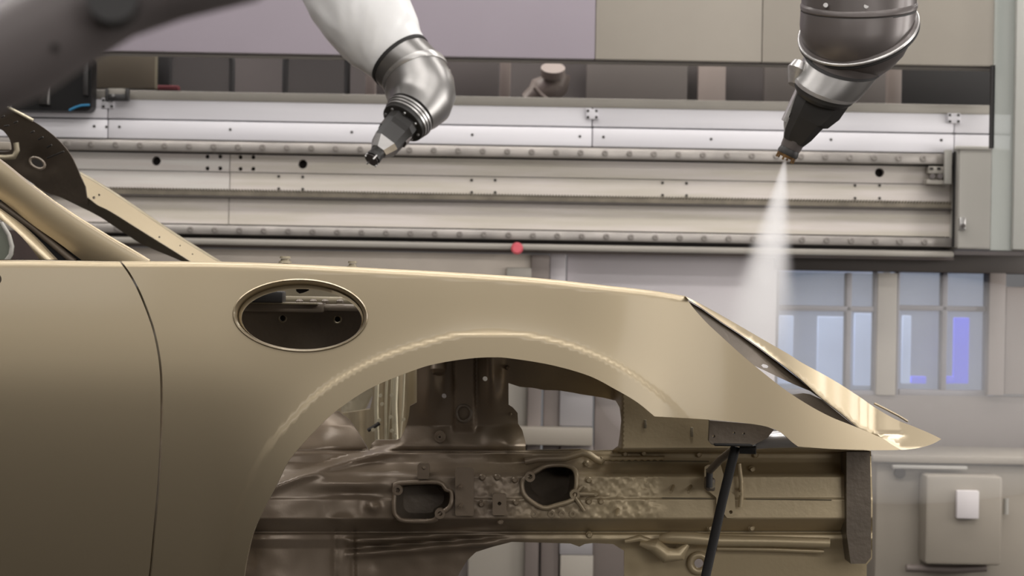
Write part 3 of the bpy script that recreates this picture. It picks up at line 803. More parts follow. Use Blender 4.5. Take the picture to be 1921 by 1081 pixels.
def wheel_y(uv):
    u, v = uv[:, 0], uv[:, 1]
    # frame rail section against v
    rail = np.interp(v, [820, 846, 850, 868, 872, 884, 892, 934, 936, 974, 982, 998, 1002, 1012, 1030, 1110],
                     [.50, .50, .475, .470, .466, .452, .430, .427, .425, .423, .440, .475, .462, .460, .475, .480])
    tower = np.interp(v, [640, 800, 850, 900], [.46, .49, .47, .45])
    tower = tower - 0.02 * np.exp(-((u - 808) / 20) ** 2) * sm(830, 720, v) - .03 * np.exp(-((u - 920) / 18) ** 2) * sm(800, 700, v) - 0.012 * sm(24, 16, np.abs(u - 871)) * sm(815, 795, v)
    w = sm(835, 862, v)
    y = tower * (1 - w) + rail * w
    # rear wall of the wheelhouse swells towards the camera
    lw = sm(740, 480, u); y = y - 0.22 * lw ** 1.3 * sm(760, 860, v) + 0.03 * lw
    arcv = 905 - (u - 520) * 0.40 + 0.00045 * (u - 520) ** 2
    y = y + sm(760, 690, u) * (0.05 * sm(arcv + 6, arcv - 8, v) - 0.012 * np.exp(-((v - arcv - 8) / 8) ** 2))
    y = y - 0.02 * np.exp(-(((u - 660) / 50) ** 2 + ((v - 908) / 14) ** 2)) + .012 * np.exp(-(((u - 652) / 45) ** 2 + ((v - 925) / 8) ** 2))
    y = y - .012 * np.exp(-(((u - 700) / 12) ** 2 + ((v - 952) / 9) ** 2)) - .012 * np.exp(-(((u - 640) / 18) ** 2 + ((v - 976) / 9) ** 2))
    # ledge lower left of the rail
    lv = 1022 - (u - 665) * 0.075
    mk = sm(640, 670, u) * sm(960, 900, u)
    y = y - mk * (0.018 * np.exp(-((v - lv + 6) / 7) ** 2) - 0.014 * np.exp(-((v - lv - 6) / 4) ** 2) + .016 * np.exp(-((v - lv - 18) / 8) ** 2))
    y = y + 0.006 * (np.exp(-((u - 628) / 5) ** 2) + np.exp(-((u - 663) / 5) ** 2)) * sm(985, 1000, v)
    # cast lump below the tower on the right
    y = y - 0.035 * np.exp(-(((u - 955) / 30) ** 2 + ((v - 835) / 26) ** 2))
    # stretched sealer surface
    tex = sm(860, 930, u) * sm(1246, 1225, u) * sm(848, 860, v) * sm(980, 970, v)
    y = y + tex * (0.0010 * nz(uv, 0.10) + 0.0004 * nz(uv, 0.25, 4.0)) + (1 - sm(1230, 1260, u)) * 0.002 * nz(uv, 0.035, 8.0) * sm(800, 840, v)
    y = y + 0.003 * nz(uv, 0.02, 3.0) * sm(900, 700, u)
    # front inner wing panel and the front end
    fr = sm(1150, 1168, u) * sm(850, 842, v); y = y * (1 - fr) + fr * 0.30
    return y
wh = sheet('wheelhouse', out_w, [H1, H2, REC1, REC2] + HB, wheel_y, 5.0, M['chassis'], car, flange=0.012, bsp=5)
for H, floor_y in ((REC1, .07), (REC2, .08)):
    uv = np.array(H); y0 = wheel_y(uv); P0 = unproj(uv, y0 - .006); c = uv.mean(0)
    bm = bmesh.new()
    sq = [Vector(p) for p in P0]
    rings = [[Vector(p) for p in unproj(uv, y0 - .002)], [Vector(p) for p in unproj(c + (uv - c) * .93, y0 + floor_y * .6)], [Vector(p) for p in unproj(c + (uv - c) * .7 + [0, -4], y0 + floor_y)]]
    add_loft(bm, rings, False); bm.faces.new([v for v in bm.verts][-len(H):])
    link('pocket', mesh_bm('pocket', bm, 40), M['primer'], wh)
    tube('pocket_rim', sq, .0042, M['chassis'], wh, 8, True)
def boss(u, v, r, h=.012, hole=True, name='boss', m=None):
    y = float(wheel_y(np.array([[u, v]], float))[0]); s = mpp(y); r *= s
    bm = bmesh.new(); c = U(u, v, y + .004); d = Vector((0, -1, 0))
    secs = [ring(c, d, r, 18), ring(c + d * h, d, r * .97, 18)]
    if hole: secs += [ring(c + d * h, d, r * .45, 18), ring(c + d * (h - .008), d, r * .42, 18)]
    add_loft(bm, secs)
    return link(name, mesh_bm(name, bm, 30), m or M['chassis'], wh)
for u, v in ((747, 918), (826, 962), (994, 893), (1078, 926)): boss(u, v, 10, .018)
def bolt_head(u, v, r=8, nm='bolt'):
    y = float(wheel_y(np.array([[u, v]], float))[0]); s = mpp(y); r *= s
    c = U(u, v, y + .003); d = Vector((0, -1, 0)); bm = bmesh.new()
    add_loft(bm, [ring(c, d, r, 14), ring(c + d * .006, d, r * .92, 14), ring(c + d * .008, d, r * .55, 14), ring(c + d * .014, d, r * .5, 14)])
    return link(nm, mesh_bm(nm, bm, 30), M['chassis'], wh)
for u, v in ((1100, 870), (1104, 900), (1104, 940), (1127, 940), (1117, 926), (968, 942), (903, 945), (905, 895), (933, 895), (966, 900), (938, 978), (1172, 851), (1207, 850), (1410, 880), (1332, 990), (1409, 990), (1105, 1003), (1416, 853), (1310, 852)): bolt_head(u, v, 7)
for u, v in ((1002, 964), (1034, 964), (1054, 964), (1074, 964)): boss(u, v, 6.5, .006, True, 'screw')
def stud(u, v, L=.035, r=3.2, d=(-.2, -1, -.25)):
    y = float(wheel_y(np.array([[u, v]], float))[0]); c = U(u, v, y + .003)
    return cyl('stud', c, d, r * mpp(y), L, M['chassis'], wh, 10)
for u, v in ((871, 903), (871, 940), (1160, 955), (1263, 911), (1296, 911), (1392, 914)): stud(u, v)
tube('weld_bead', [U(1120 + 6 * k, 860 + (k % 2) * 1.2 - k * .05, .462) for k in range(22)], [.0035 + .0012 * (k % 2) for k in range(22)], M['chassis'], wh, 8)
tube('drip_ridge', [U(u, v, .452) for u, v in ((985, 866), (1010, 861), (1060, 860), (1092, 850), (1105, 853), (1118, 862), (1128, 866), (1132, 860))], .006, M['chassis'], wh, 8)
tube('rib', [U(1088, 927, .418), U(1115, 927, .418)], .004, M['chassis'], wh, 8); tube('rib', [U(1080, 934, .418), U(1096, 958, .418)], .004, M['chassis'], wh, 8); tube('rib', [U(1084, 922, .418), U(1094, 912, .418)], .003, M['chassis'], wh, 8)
def wplate(name, u0, v0, u1, v1, Y, d, hole=None, m=None):
    o = sheet(name, [(u0 + 3, v0), (u1 - 3, v0), (u1, v0 + 3), (u1, v1 - 2), (u1 - 2, v1), (u0 + 2, v1), (u0, v1 - 2), (u0, v0 + 3)], [ell(h[0], h[1], h[2], h[2], 12) for h in (hole or [])], const(Y), 12, m or M['chassis'], wh, flange=d)
    return o
wplate('stud_plate', 854, 878, 889, 968, .412, .012)
wplate('tab', 924, 927, 950, 967, .410, .014, [(937, 945, 3.6)]); wplate('tab', 783, 870, 805, 899, .42, .02, [(795, 878, 3.8)])
# tower details
tube('plug_ring', [U(x, y, .47) for x, y in ell(870, 776, 13.5, 15, 22)], .003, M['primer'], wh, 8, True)
boss(826, 818, 11, .02, True); boss(826, 818, 5, .026, True)
lathe_obj('tower_dome', [(U(822, 670, .47), (0, 0, -1), .015), (U(822, 694, .45), (0, -.2, -1), .014), (U(822, 702, .45), (0, -.4, -1), .009)], M['chassis'], wh, 18)
bolt_head(958, 777, 3); bolt_head(952, 690, 5)
for u, v, w_, h_ in ((1211, 796, 2.4, 8), (1298, 811, 2.6, 9)):
    pbox('edge_mark', u - w_, v - h_, u + w_, v + h_, .292, .006, M['paint_in'], wh, .001)
# right-hand brackets on the frame rail
br = sheet('rail_bracket', [(1322, 876), (1328, 872), (1352, 872), (1357, 890), (1357, 972), (1344, 972), (1344, 934), (1325, 918), (1321, 905)], [], const(.412), 8, M['chassis'], wh, .012)
boss(1334, 909, 8, .03); 
sheet('rail_bracket', [(1360, 925), (1368, 922), (1378, 928), (1380, 962), (1374, 972), (1364, 972), (1358, 964)], [ell(1371, 961, 3.4, 3.4, 12)], const(.41), 8, M['chassis'], wh, .01)
tube('hose_clip', [U(1386, 870, .41), U(1390, 900, .41), U(1391, 930, .41), U(1389, 952, .41)], .004, M['chassis'], wh, 8)
tube('rail_step', [U(1242, 934.5, .424), U(1340, 936, .424)], .0012, M['paint_in'], wh, 6); tube('rail_step', [U(1400, 936.5, .424), U(1560, 938.5, .424)], .0012, M['paint_in'], wh, 6)
tube('rail_step', [U(1165, 865, .466), U(1330, 866, .466)], .0014, M['paint_in'], wh, 6)
tube('side_tube', [U(1240, 1012, .45), U(1260, 1009, .44), U(1300, 1010, .44), U(1350, 1015, .44), U(1450, 1016, .44), U(1556, 1019, .44)], [.008, .011, .011, .0095, .009, .0085], M['chassis'], wh, 12)
tube('side_tube_flange', [U(1345, 1029, .455), U(1450, 1031, .455), U(1545, 1035, .455)], .004, M['chassis'], wh, 8)
tube('hole_collar', [U(x, y, .472) for x, y in ell(1311, 1057, 15.5, 15.5, 24)], .0065, M['chassis'], wh, 8, True)
lathe_obj('seal_lump', [(U(1200, 1020, .45), (1, 0, -.2), .004), (U(1228, 1024, .44), (1, 0, -.5), .012), (U(1250, 1042, .44), (.8, 0, -.3), .014), (U(1275, 1040, .44), (.8, 0, .6), .012), (U(1290, 1022, .44), (.5, 0, .8), .004)], M['chassis'], wh, 12)
tube('seal_bead', [U(u, v, .45) for u, v in ((1172, 1016), (1200, 1010), (1225, 1018), (1250, 1012), (1280, 1008))], [.004, .006, .005, .006, .003], M['chassis'], wh, 8)
boss(1265, 1032, 4.5, .01); boss(1615, 1005, 10, .02, False, 'front_knob', M['paint_in'])
sheet('front_end_plate', [(1588, 848), (1632, 848), (1634, 940), (1634, 1046), (1624, 1058), (1596, 1058), (1588, 1000)], [], const(.405), 14, M['primer'], car, .06)
# structure of the far side seen through the rear opening
fp = sheet('far_inner_panel', [(600, 640), (800, 640), (800, 850), (600, 850)], [[(640, 700), (692, 690), (700, 740), (694, 768), (640, 776)]], lambda uv: 1.25 + 0.003 * np.sin(uv[:, 0] / 6), 6, M['paint'], car, .03)
M['bright'] = mat('bright_gold_metal', srgb(205, 196, 170), .5, .3, .2, .1, 20)
for u0, u1, w_ in ((706, 712, 6), (724, 728, 4), (740, 746, 8), (756, 754, 2.5), (733, 731, 2)):
    tube('panel_rib', [U(u0 + 4, 660, 1.22), U(u0, 760, 1.22), U(u1 - 4, 832, 1.22)], w_ * mpp(1.22) * .8, M['bright'], fp, 10)
for u, v in ((714, 742), (735, 741), (717, 758), (712, 788), (733, 782), (757, 787), (700, 806), (735, 808), (742, 817)):
    cyl('panel_bolt', U(u, v, 1.2), (0, -1, 0), 3.4 * mpp(1.2), .012, M['bright'], fp, 10)
tube('panel_lip', [U(690, 808, 1.2), U(700, 802, 1.2), U(712, 794, 1.2)], .004, M['hole'], fp, 8)

# near windscreen pillar, door frame, far pillar and header
def band_y(axis, Y0, half, bulge, tilt=0.0):
    ax = np.array(axis, float)
    def f(uv):
        d = seg_dist(uv, ax); 
        i = np.interp(uv[:, 0], ax[:, 0], ax[:, 1]); sgn = np.where(uv[:, 1] < i, 1, -1)
        return Y0 + bulge * np.clip(d / half, 0, 1.1) ** 2 + tilt * sgn * d / half
    return f
ap_t = cr([(-140, 222), (-60, 262), (0, 302), (60, 351), (120, 395), (175, 431), (240, 470), (290, 497)], 4)
ap_b = cr([(-140, 288), (-60, 332), (0, 374), (60, 421), (110, 456), (158, 492)], 4)
axis1 = cr([(-140, 255), (-60, 297), (0, 338), (60, 385), (115, 425), (170, 461), (230, 497)], 8)
sheet('windscreen_pillar', ap_t + [(290, 500), (160, 500)] + ap_b[::-1], [], band_y(axis1, .17, 42, .010, -.006), 6, M['paint'], car, .03, bsp=5)
tube('windscreen_bead', [U(u, v, .2) for u, v in ((60, 350), (100, 380), (150, 413), (205, 447), (240, 467), (280, 491))], .0035, M['paint'], car, 8)
sheet('door_seal', cr([(-140, 290), (0, 372), (60, 418), (110, 454), (160, 492)], 4) + cr([(100, 492), (60, 446), (0, 400), (-140, 318)], 4), [], const(.20), 8, M['dark'], car, .01)
tube('inner_seal', [U(u, v, .19) for u, v in ((0, 382), (60, 425), (100, 458), (140, 492))], .006, M['primer'], car, 8)
sheet('door_frame', cr([(-140, 310), (-60, 352), (0, 394), (50, 432), (108, 492)], 4) + cr([(78, 492), (40, 444), (0, 412), (-60, 376), (-140, 334)], 4), [], band_y([(-140, 322), (0, 404), (93, 490)], .14, 14, .012, .006), 5, M['paint'], car, .02)
box('cabin_panel', U(-160, 450, 1.1).x, U(75, 450, 1.1).x, 1.1, 1.15, U(0, 560, 1.1).z, U(0, 432, 1.1).z, mat('dark_red_brown', srgb(62, 48, 44), 0, .6, 0, .3, 12), car)
mg = sheet('quarter_pane', [(-60, 400), (0, 418), (16, 440), (22, 462), (20, 478), (12, 492), (-60, 492)], [], const(.6), 12, mat('grey_green_cover', srgb(112, 116, 104), .1, .4, .2), car, .02)
tube('pane_edge', [U(u, v, .59) for u, v in ((2, 418), (16, 440), (22, 462), (20, 478), (8, 494))], .004, M['cabin'], mg, 8)
FPT = cr([(112, 312), (150, 327), (200, 356), (260, 396), (310, 430), (350, 456), (415, 496)], 4)
FPM = cr([(118, 334), (166, 372), (183, 385), (207, 397), (266, 434), (340, 480), (374, 502)], 4)
FPB = cr([(80, 356), (98, 363), (142, 384), (189, 408), (237, 440), (272, 461), (340, 490), (352, 502)], 4)
up = sheet('far_pillar', FPT + [(415, 500), (376, 502)] + FPM[::-1], [ell(176, 371, 2.8, 2.8, 10), ell(186, 366, 2.2, 2.2, 10), ell(299, 445, 2, 2, 8), ell(338, 461, 1.4, 1.4, 8), ell(361, 477, 1.4, 1.4, 8)],
      lambda uv: 1.42 - .0012 * (uv[:, 1] - np.interp(uv[:, 0], np.array(FPT)[:, 0], np.array(FPT)[:, 1])), 8, M['paint'], car, .02)
sheet('far_pillar_inner', FPM + [(374, 503), (352, 503)] + FPB[::-1], [], lambda uv: 1.36 + .0030 * np.clip(uv[:, 1] - np.interp(uv[:, 0], np.array(FPM)[:, 0], np.array(FPM)[:, 1]), 0, 60), 8, M['paint_in'], car, .02)
tube('far_pillar_edge', [Vector(U(x, y - 1, 1.43)) for x, y in FPT[4:]], .005, M['paint_in'], car, 6)
hd = sheet('roof_header', cr([(-140, 128), (-60, 164), (0, 196), (60, 226), (100, 254), (128, 284), (144, 314), (150, 329)], 4) + [(160, 350), (165, 385), (120, 372), (85, 361), (40, 330), (0, 305), (-140, 225)],
           [cr([(-20, 240), (2, 243), (14, 255), (20, 268), (18, 284), (-20, 284)], 3)],
           lambda uv: 1.15 + .0012 * (uv[:, 1] - 200) + .025 * np.exp(-(((uv[:, 0] - 70) / 30) ** 2 + ((uv[:, 1] - 300) / 22) ** 2)), 6, M['primer'], car, .008)
bm = bmesh.new()
add_tube(bm, [U(x, y, 1.16) for x, y in ell(70, 306, 15, 9, 18, .5)], .003, 6, True); link('pocket_rim', mesh_bm('pocket_rim', bm), M['primer'], hd)
sheet('pocket', ell(70, 307, 13, 7, 18, .5), [], const(1.27), 6, M['hole'], hd, .004)  # flat dark ellipse stands in for the shade inside the pocket
tube('header_lip', [U(u, v, 1.14) for u, v in ((-60, 292), (10, 296), (26, 294), (32, 282), (30, 268))], .006, M['paint_in'], hd, 8)
tube('lit_header_edge', [U(u, v, 1.16) for u, v in ((-140, 126), (-60, 162), (0, 194), (30, 209), (62, 226))], .0035, M['bright'], hd, 8)  # bright tube paints in the light along the top edge
for u0, v0, u1, v1 in ((8, 237, 17, 235), (26, 231, 33, 228), (58, 249, 64, 246), (72, 262, 81, 257), (88, 277, 97, 272), (88, 297, 110, 288), (110, 288, 120, 284), (3, 220, 8, 217)):
    tube('slot', [U(u0, v0, 1.2 + .0012 * (v0 - 240) - .052), U(u1, v1, 1.2 + .0012 * (v1 - 240) - .052)], .0018, M['hole'], hd, 6)
pbox('header_box', -30, 266, 19, 281, 1.3, .05, M['cabin2'], car, .003)

# ------------------------------------------------------------------ support fixture under the fender
fx = empty('support_fixture', U(1326, 1130, .2), 'slim black support rod and bracket holding the front of the fender', 'support')
sheet('mount_plate', [(1332, 789), (1430, 797), (1452, 806), (1440, 822), (1420, 832), (1412, 836), (1336, 835), (1330, 828)], [ell(1339, 819, 2.8, 2.8, 10), ell(1377, 813, 2.6, 2.6, 10), ell(1395, 814, 2.6, 2.6, 10)], const(.16), 10, M['primer'], fx, .02)
pbox('mount_lip', 1340, 833, 1412, 838, .15, .05, M['dark'], fx, .002)
tube('support_rod', [U(1380, 838, .2), U(1355, 940, .2), U(1328, 1062, .2), U(1313, 1130, .2)], 9.0 * mpp(.2), M['rubber'], fx, 14)
tube('brace', [U(1376, 843, .2), U(1352, 862, .25), U(1331, 884, .3)], 7.0 * mpp(.25), M['primer'], fx, 12)
cyl('brace_end', U(1331, 880, .3), (0, 0, -1), 6.5 * mpp(.3), .03, M['dark'], fx, 12)
pbox('brace_foot', 1325, 898, 1342, 922, .36, .04, M['primer'], fx, .003); cyl('foot_bolt', U(1334, 909, .36), (0, -1, 0), .006, .012, M['paint_in'], fx, 10)
cyl('clamp', U(1388, 842, .19), (1, -.2, 0), .008, .025, M['dark'], fx, 12)
lathe_obj('air_nozzle', [(U(1408, 836, .2), (1, 0, .12), .008), (U(1416, 829, .2), (1, 0, .12), .012), (U(1440, 826, .2), (1, 0, .12), .013), (U(1500, 822, .2), (1, 0, .12), .015), (U(1530, 820, .2), (1, 0, .12), .015)], M['alu'], fx, 18)

# ------------------------------------------------------------------ robots
def rsec(pts, Y, dirs, radii):
    s = mpp(Y)
    return [(U(u, v, Y + dy), (du, dyy, -dv), r * s) for (u, v, dy), (du, dyy, dv), r in zip(pts, dirs, radii)]

# robot with the white film sleeve
Y1 = 1.9; s1 = mpp(Y1)
r1 = empty('painting_robot', U(640, -330, Y1), 'painting robot arm wrapped in white film with its spray gun idle, above the fender', 'robot', 'painting robots')
bm = bmesh.new(); rings = []
secs = [((560, -420), (.2, .98), 92), ((590, -260), (.25, .96), 96), ((622, -120), (.35, .93), 97), ((655, -35), (.5, .86), 94), ((678, 10), (.58, .81), 90), ((700, 45), (.62, .78), 84), ((722, 76), (.65, .76), 74), ((736, 95), (.65, .76), 66), ((750, 111), (.65, .76), 61)]
fine = cr([(c[0], c[1], d[0], d[1], r) for c, d, r in secs], 6)
for k, (cu, cv, d0, d1, r) in enumerate(fine):
    cc_ = U(cu, cv, Y1); rg = ring(cc_, (d0, -.36, -d1), 1.0, 72, x_hint=(0, -1, 0)); env = min(1.0, (len(fine) - 1 - k) / 5)
    row = []
    for i, p in enumerate(rg):
        q = p - cc_; a = 2 * math.pi * i / 72
        w1 = noise.noise(Vector((q.x * 1.3 + k * .05, q.y * 1.3, q.z * 1.3 + k * .10)))
        w2 = 1 - abs(noise.noise(Vector((q.x * 2.2 + k * .14, q.y * 2.2 + 5, q.z * 2.2 + k * .05)))) * 2
        row.append(cc_ + q * (r * s1 * (1 + env * (.05 * w1 + .035 * w2 - .02))))
    rings.append(row)
add_loft(bm, rings); sl = link('film_sleeve', mesh_bm('film_sleeve', bm, 70), M['film'], r1)
A = lambda u, v, dy=0.0: U(u, v, Y1 + dy)
lathe_obj('cuff_ring', [(A(749, 110), (.65, -.36, -.76), 62.5 * s1), (A(753, 115), (.65, -.36, -.76), 62.5 * s1)], M['rubber'], r1, 48)
lathe_obj('upper_wrist', [(A(752, 114), (.65, -.36, -.76), 60.5 * s1), (A(766, 128), (.58, -.38, -.78), 61 * s1), (A(777, 138), (.48, -.42, -.8), 61.5 * s1)], M['chrome'], r1, 48)
lathe_obj('joint_ring', [(A(775, 136), (.46, -.42, -.8), 64 * s1), (A(779, 142), (.42, -.44, -.8), 65 * s1), (A(781, 146), (.38, -.44, -.8), 64 * s1)], M['alu'], r1, 48)
lathe_obj('lower_wrist', [(A(779, 143), (.42, -.44, -.8), 62 * s1), (A(787, 162), (.22, -.46, -.84), 66 * s1), (A(789, 178, -.01), (0, -.5, -.82), 66 * s1), (A(785, 194, -.02), (-.22, -.52, -.76), 62 * s1), (A(778, 204, -.04), (-.4, -.52, -.72), 54 * s1), (A(772, 212, -.06), (-.48, -.52, -.68), 47 * s1)], M['chrome'], r1, 48, 50)
gd = Vector((-.50, -.52, -.68)).normalized()
def G(k, base=A(764, 222, -.075)): return base + gd * (k * s1)
for k, r in ((-9, 48), (-3, 46.5), (3, 45)):
    lathe_obj('wrist_ring', [(G(k), gd, r * s1), (G(k + 4), gd, r * s1)], M['alu'], r1, 40)
fl = lathe_obj('tool_flange', [(G(7), gd, 43 * s1), (G(15), gd, 43 * s1), (G(17), gd, 40 * s1)], M['gunk'], r1, 40)
gb = bmesh.new(); xh = Vector((.8, 0, -.55))
add_loft(gb, [rect_ring(G(16), gd, 58 * s1, 60 * s1, xh), rect_ring(G(34), gd, 58 * s1, 62 * s1, xh), rect_ring(G(43), gd, 54 * s1, 52 * s1, xh), rect_ring(G(76), gd, 50 * s1, 46 * s1, xh)])
gun = link('spray_gun', mesh_bm('spray_gun', gb, 20), M['gunk'], r1)
gb = bmesh.new(); add_loft(gb, [rect_ring(G(34) + Vector((0, 0, 0)), gd, 61 * s1, 34 * s1, xh), rect_ring(G(50), gd, 60 * s1, 30 * s1, xh)])
link('gun_side_plate', mesh_bm('gun_side_plate', gb, 20), M['steel'], gun)
gb = bmesh.new(); add_loft(gb, [rect_ring(G(76), gd, 50 * s1, 46 * s1, xh), rect_ring(G(96), gd, 30 * s1, 28 * s1, xh, .28)])
link('gun_taper', mesh_bm('gun_taper', gb, 20), M['alu'], gun)
lathe_obj('gun_tip', [(G(95), gd, 13.5 * s1), (G(107), gd, 13.5 * s1), (G(109), gd, 14.5 * s1), (G(115), gd, 14.5 * s1)], M['gunk'], gun, 24)
lathe_obj('bell_cup', [(G(115), gd, 11 * s1), (G(120), gd, 14 * s1)], M['steel'], gun, 24)
x_, y_, _ = frame_from(gd)
for k in range(4):
    o = (x_ * math.cos(k * 1.57 + .4) + y_ * math.sin(k * 1.57 + .4)) * 13 * s1
    cyl('tip_prong', G(113) + o, gd, 1.8 * s1, 11 * s1, M['alu'], gun, 8)
for k in range(8):
    a = k * math.pi / 4
    cyl('flange_bolt', G(16) + (x_ * math.cos(a) + y_ * math.sin(a)) * 36 * s1, gd, 2.6 * s1, 4 * s1, M['alu'], fl, 8)
for u, v in ((833, 122), (842, 136), (845, 158), (850, 170)):
    cyl('joint_screw', A(u - 4, v, -.01), (.9, -.2, .2), 5 * s1, 7 * s1, M['alu'], r1, 10)

# robot that is spraying
Y2 = 0.9; s2 = mpp(Y2)
r2 = empty('painting_robot', U(1612, -330, Y2), 'bare grey painting robot wrist spraying white paint over the nose', 'robot', 'painting robots')
B = lambda u, v, dy=0.0: U(u, v, Y2 + dy)
lathe_obj('forearm', [(B(1612, -480), (0, .3, -1), 116 * s2), (B(1612, -120), (0, .3, -1), 112 * s2), (B(1611, 8), (0, .3, -1), 107 * s2)], M['steel'], r2, 56)
lathe_obj('forearm_ring', [(B(1611, 2), (.05, .3, -1), 106 * s2), (B(1611, 8), (.05, .3, -1), 109 * s2), (B(1611, 14), (.05, .3, -1), 109 * s2), (B(1611, 18), (.05, .3, -1), 106 * s2)], M['steel'], r2, 56, 25)
lathe_obj('seal_ring', [(B(1611, 15), (.05, .3, -1), 107 * s2), (B(1611, 20), (.05, .3, -1), 107 * s2)], M['rubber'], r2, 56)
lathe_obj('wrist_bowl', [(B(1610, 18), (.05, .3, -1), 107.5 * s2), (B(1608, 46), (.05, .3, -1), 107 * s2), (B(1606, 70), (0, .3, -1), 103 * s2), (B(1601, 92), (-.1, .28, -1), 93 * s2), (B(1593, 110), (-.2, .26, -1), 80 * s2), (B(1585, 124), (-.3, .25, -1), 66 * s2)], M['steel'], r2, 56, 60)
# slanted bright joint rim of the hollow wrist
rimc = B(1610, 56, -.0); nrm = Vector((.28, .61, -.74)).normalized()
ex = Vector((.93, 0, .38)); ex = (ex - nrm * ex.dot(nrm)).normalized(); ey = nrm.cross(ex)
rp = [rimc + ex * (111.5 * s2 * math.cos(t)) + ey * (111.5 * s2 * math.sin(t)) for t in np.linspace(0, 2 * math.pi, 64, endpoint=False)]
lathe_obj('joint_flange', [(rimc - nrm * 7 * s2, nrm, 107 * s2), (rimc - nrm * 2 * s2, nrm, 112 * s2), (rimc + nrm * 5 * s2, nrm, 112 * s2)], M['steel'], r2, 56)
tube('joint_rim', rp, 3.4 * s2, M['alu'], r2, 8, True)
tube('joint_seal', [p + nrm * 7 * s2 for p in rp], 3.0 * s2, M['rubber'], r2, 8, True)
gd2 = Vector((-.41, .15, -.90)).normalized()
cn = Vector((-.15, .52, -.84)); cn2 = Vector((-.25, .48, -.84))
def H(k, base=B(1551, 160)): return base + gd2 * (k * s2)
lathe_obj('neck', [(B(1594, 96), cn, 78 * s2), (B(1588, 110), cn, 73 * s2), (B(1583, 119), cn, 71 * s2)], M['steel'], r2, 48, 50)
lathe_obj('collar_seal', [(B(1584, 115), cn, 73 * s2), (B(1581, 120), cn, 73 * s2)], M['rubber'], r2, 48)
lathe_obj('collar', [(B(1581, 119), cn, 71.5 * s2), (B(1566, 142), cn, 69.5 * s2), (B(1553, 160), cn2, 65 * s2)], M['chrome'], r2, 48)
lathe_obj('collar_lip', [(B(1553, 159), cn2, 65.5 * s2), (B(1549, 166), cn2, 63 * s2)], M['alu'], r2, 48)
lathe_obj('flange_cup', [(B(1549, 165), cn2, 61 * s2), (B(1545, 174), cn2, 58 * s2), (B(1541, 182), cn2, 50 * s2)], M['gunk'], r2, 40, 25)
gb = bmesh.new(); xh2 = Vector((.91, 0, -.41))
def HO(k, off): return H(k) + xh2.normalized() * off * s2
add_loft(gb, [rect_ring(HO(8, 4), gd2, 100 * s2, 70 * s2, xh2), rect_ring(HO(48, 2), gd2, 92 * s2, 66 * s2, xh2), rect_ring(HO(72, -2), gd2, 76 * s2, 62 * s2, xh2), rect_ring(HO(76, -5), gd2, 66 * s2, 60 * s2, xh2), rect_ring(HO(106, -8), gd2, 54 * s2, 50 * s2, xh2), rect_ring(HO(122, -9), gd2, 40 * s2, 40 * s2, xh2)])
gun2 = link('spray_gun', mesh_bm('spray_gun', gb, 20), M['gunk'], r2)
gb = bmesh.new(); add_loft(gb, [rect_ring(HO(26, -44), gd2, 10 * s2, 30 * s2, xh2), rect_ring(HO(94, -42), gd2, 11 * s2, 30 * s2, xh2)]); link('side_rail', mesh_bm('side_rail', gb, 20), M['alu'], gun2)
gb = bmesh.new(); add_loft(gb, [rect_ring(HO(84, -38), gd2, 16 * s2, 32 * s2, xh2), rect_ring(HO(100, -32), gd2, 16 * s2, 30 * s2, xh2), rect_ring(HO(126, -20), gd2, 8 * s2, 26 * s2, xh2)]); link('gun_side_plate', mesh_bm('gun_side_plate', gb, 20), M['alu'], gun2)
lathe_obj('gun_tip', [(HO(120, -9), gd2, 21 * s2), (HO(136, -9), gd2, 19.5 * s2)], M['steel'], gun2, 28)
lathe_obj('tip_ring', [(HO(136, -9), gd2, 18.5 * s2), (HO(144, -9), gd2, 20.5 * s2), (HO(149, -9), gd2, 20 * s2)], M['gunk'], gun2, 28)
lathe_obj('bell_cup', [(HO(149, -9), gd2, 19 * s2), (HO(154, -9), gd2, 18 * s2), (HO(155, -9), gd2, 8 * s2)], M['bronze'], gun2, 28, 25)
x_, y_, _ = frame_from(gd2)
for k in range(6):
    o = (x_ * math.cos(k * math.pi / 3) + y_ * math.sin(k * math.pi / 3)) * 17.5 * s2
    cyl('tip_prong', HO(150, -9) + o, gd2, 2.0 * s2, 10 * s2, M['bronze'], gun2, 8)
for u, v in ((1548, 11), (1624, 13), (1651, 12)):
    cyl('ring_screw', B(u, v, -.104 + abs(u - 1611) / 120 * .05), (0, -1, .1), 4.4 * s2, 6 * s2, M['alu'], r2, 12)
lathe_obj('side_cover', [(B(1503, 120, .0), (-.5, -.2, -.85), 16 * s2), (B(1497, 135, -.0), (-.5, -.2, -.85), 22 * s2), (B(1490, 160, -.0), (-.4, -.2, -.9), 12 * s2)], M['alu'], r2, 20)

# blurred arm close to the camera in the upper left corner
Y3 = -2.1; s3 = mpp(Y3)
r3 = empty('handling_robot_arm', U(150, -260, Y3), 'blurred dark grey robot arm close to the camera in the upper left corner', 'robot arm')
C3 = lambda u, v, dy=0.0: U(u, v, Y3 + dy)
lathe_obj('arm_shell', [(C3(560, -190), (-.75, 0, -.5), 120 * s3), (C3(420, -100), (-.8, 0, -.5), 118 * s3), (C3(300, -46), (-.85, 0, -.45), 92 * s3), (C3(210, -6), (-.85, 0, -.45), 84 * s3), (C3(120, 42), (-.85, 0, -.45), 92 * s3), (C3(40, 92), (-.85, 0, -.45), 96 * s3), (C3(-40, 136), (-.85, 0, -.45), 88 * s3), (C3(-160, 190), (-.85, 0, -.4), 80 * s3)], M['near'], r3, 40, 70)
for u, v in ((105, 90), (16, 88)): cyl('cap_screw', C3(u, v, -88 * s3 + .004), (0, -1, 0), 7 * s3, .003, M['hole'], r3, 12)
cyl('joint_cap', C3(215, 10, -70 * s3), (.1, -1, .2), 46 * s3, .01, M['dark'], r3, 24)
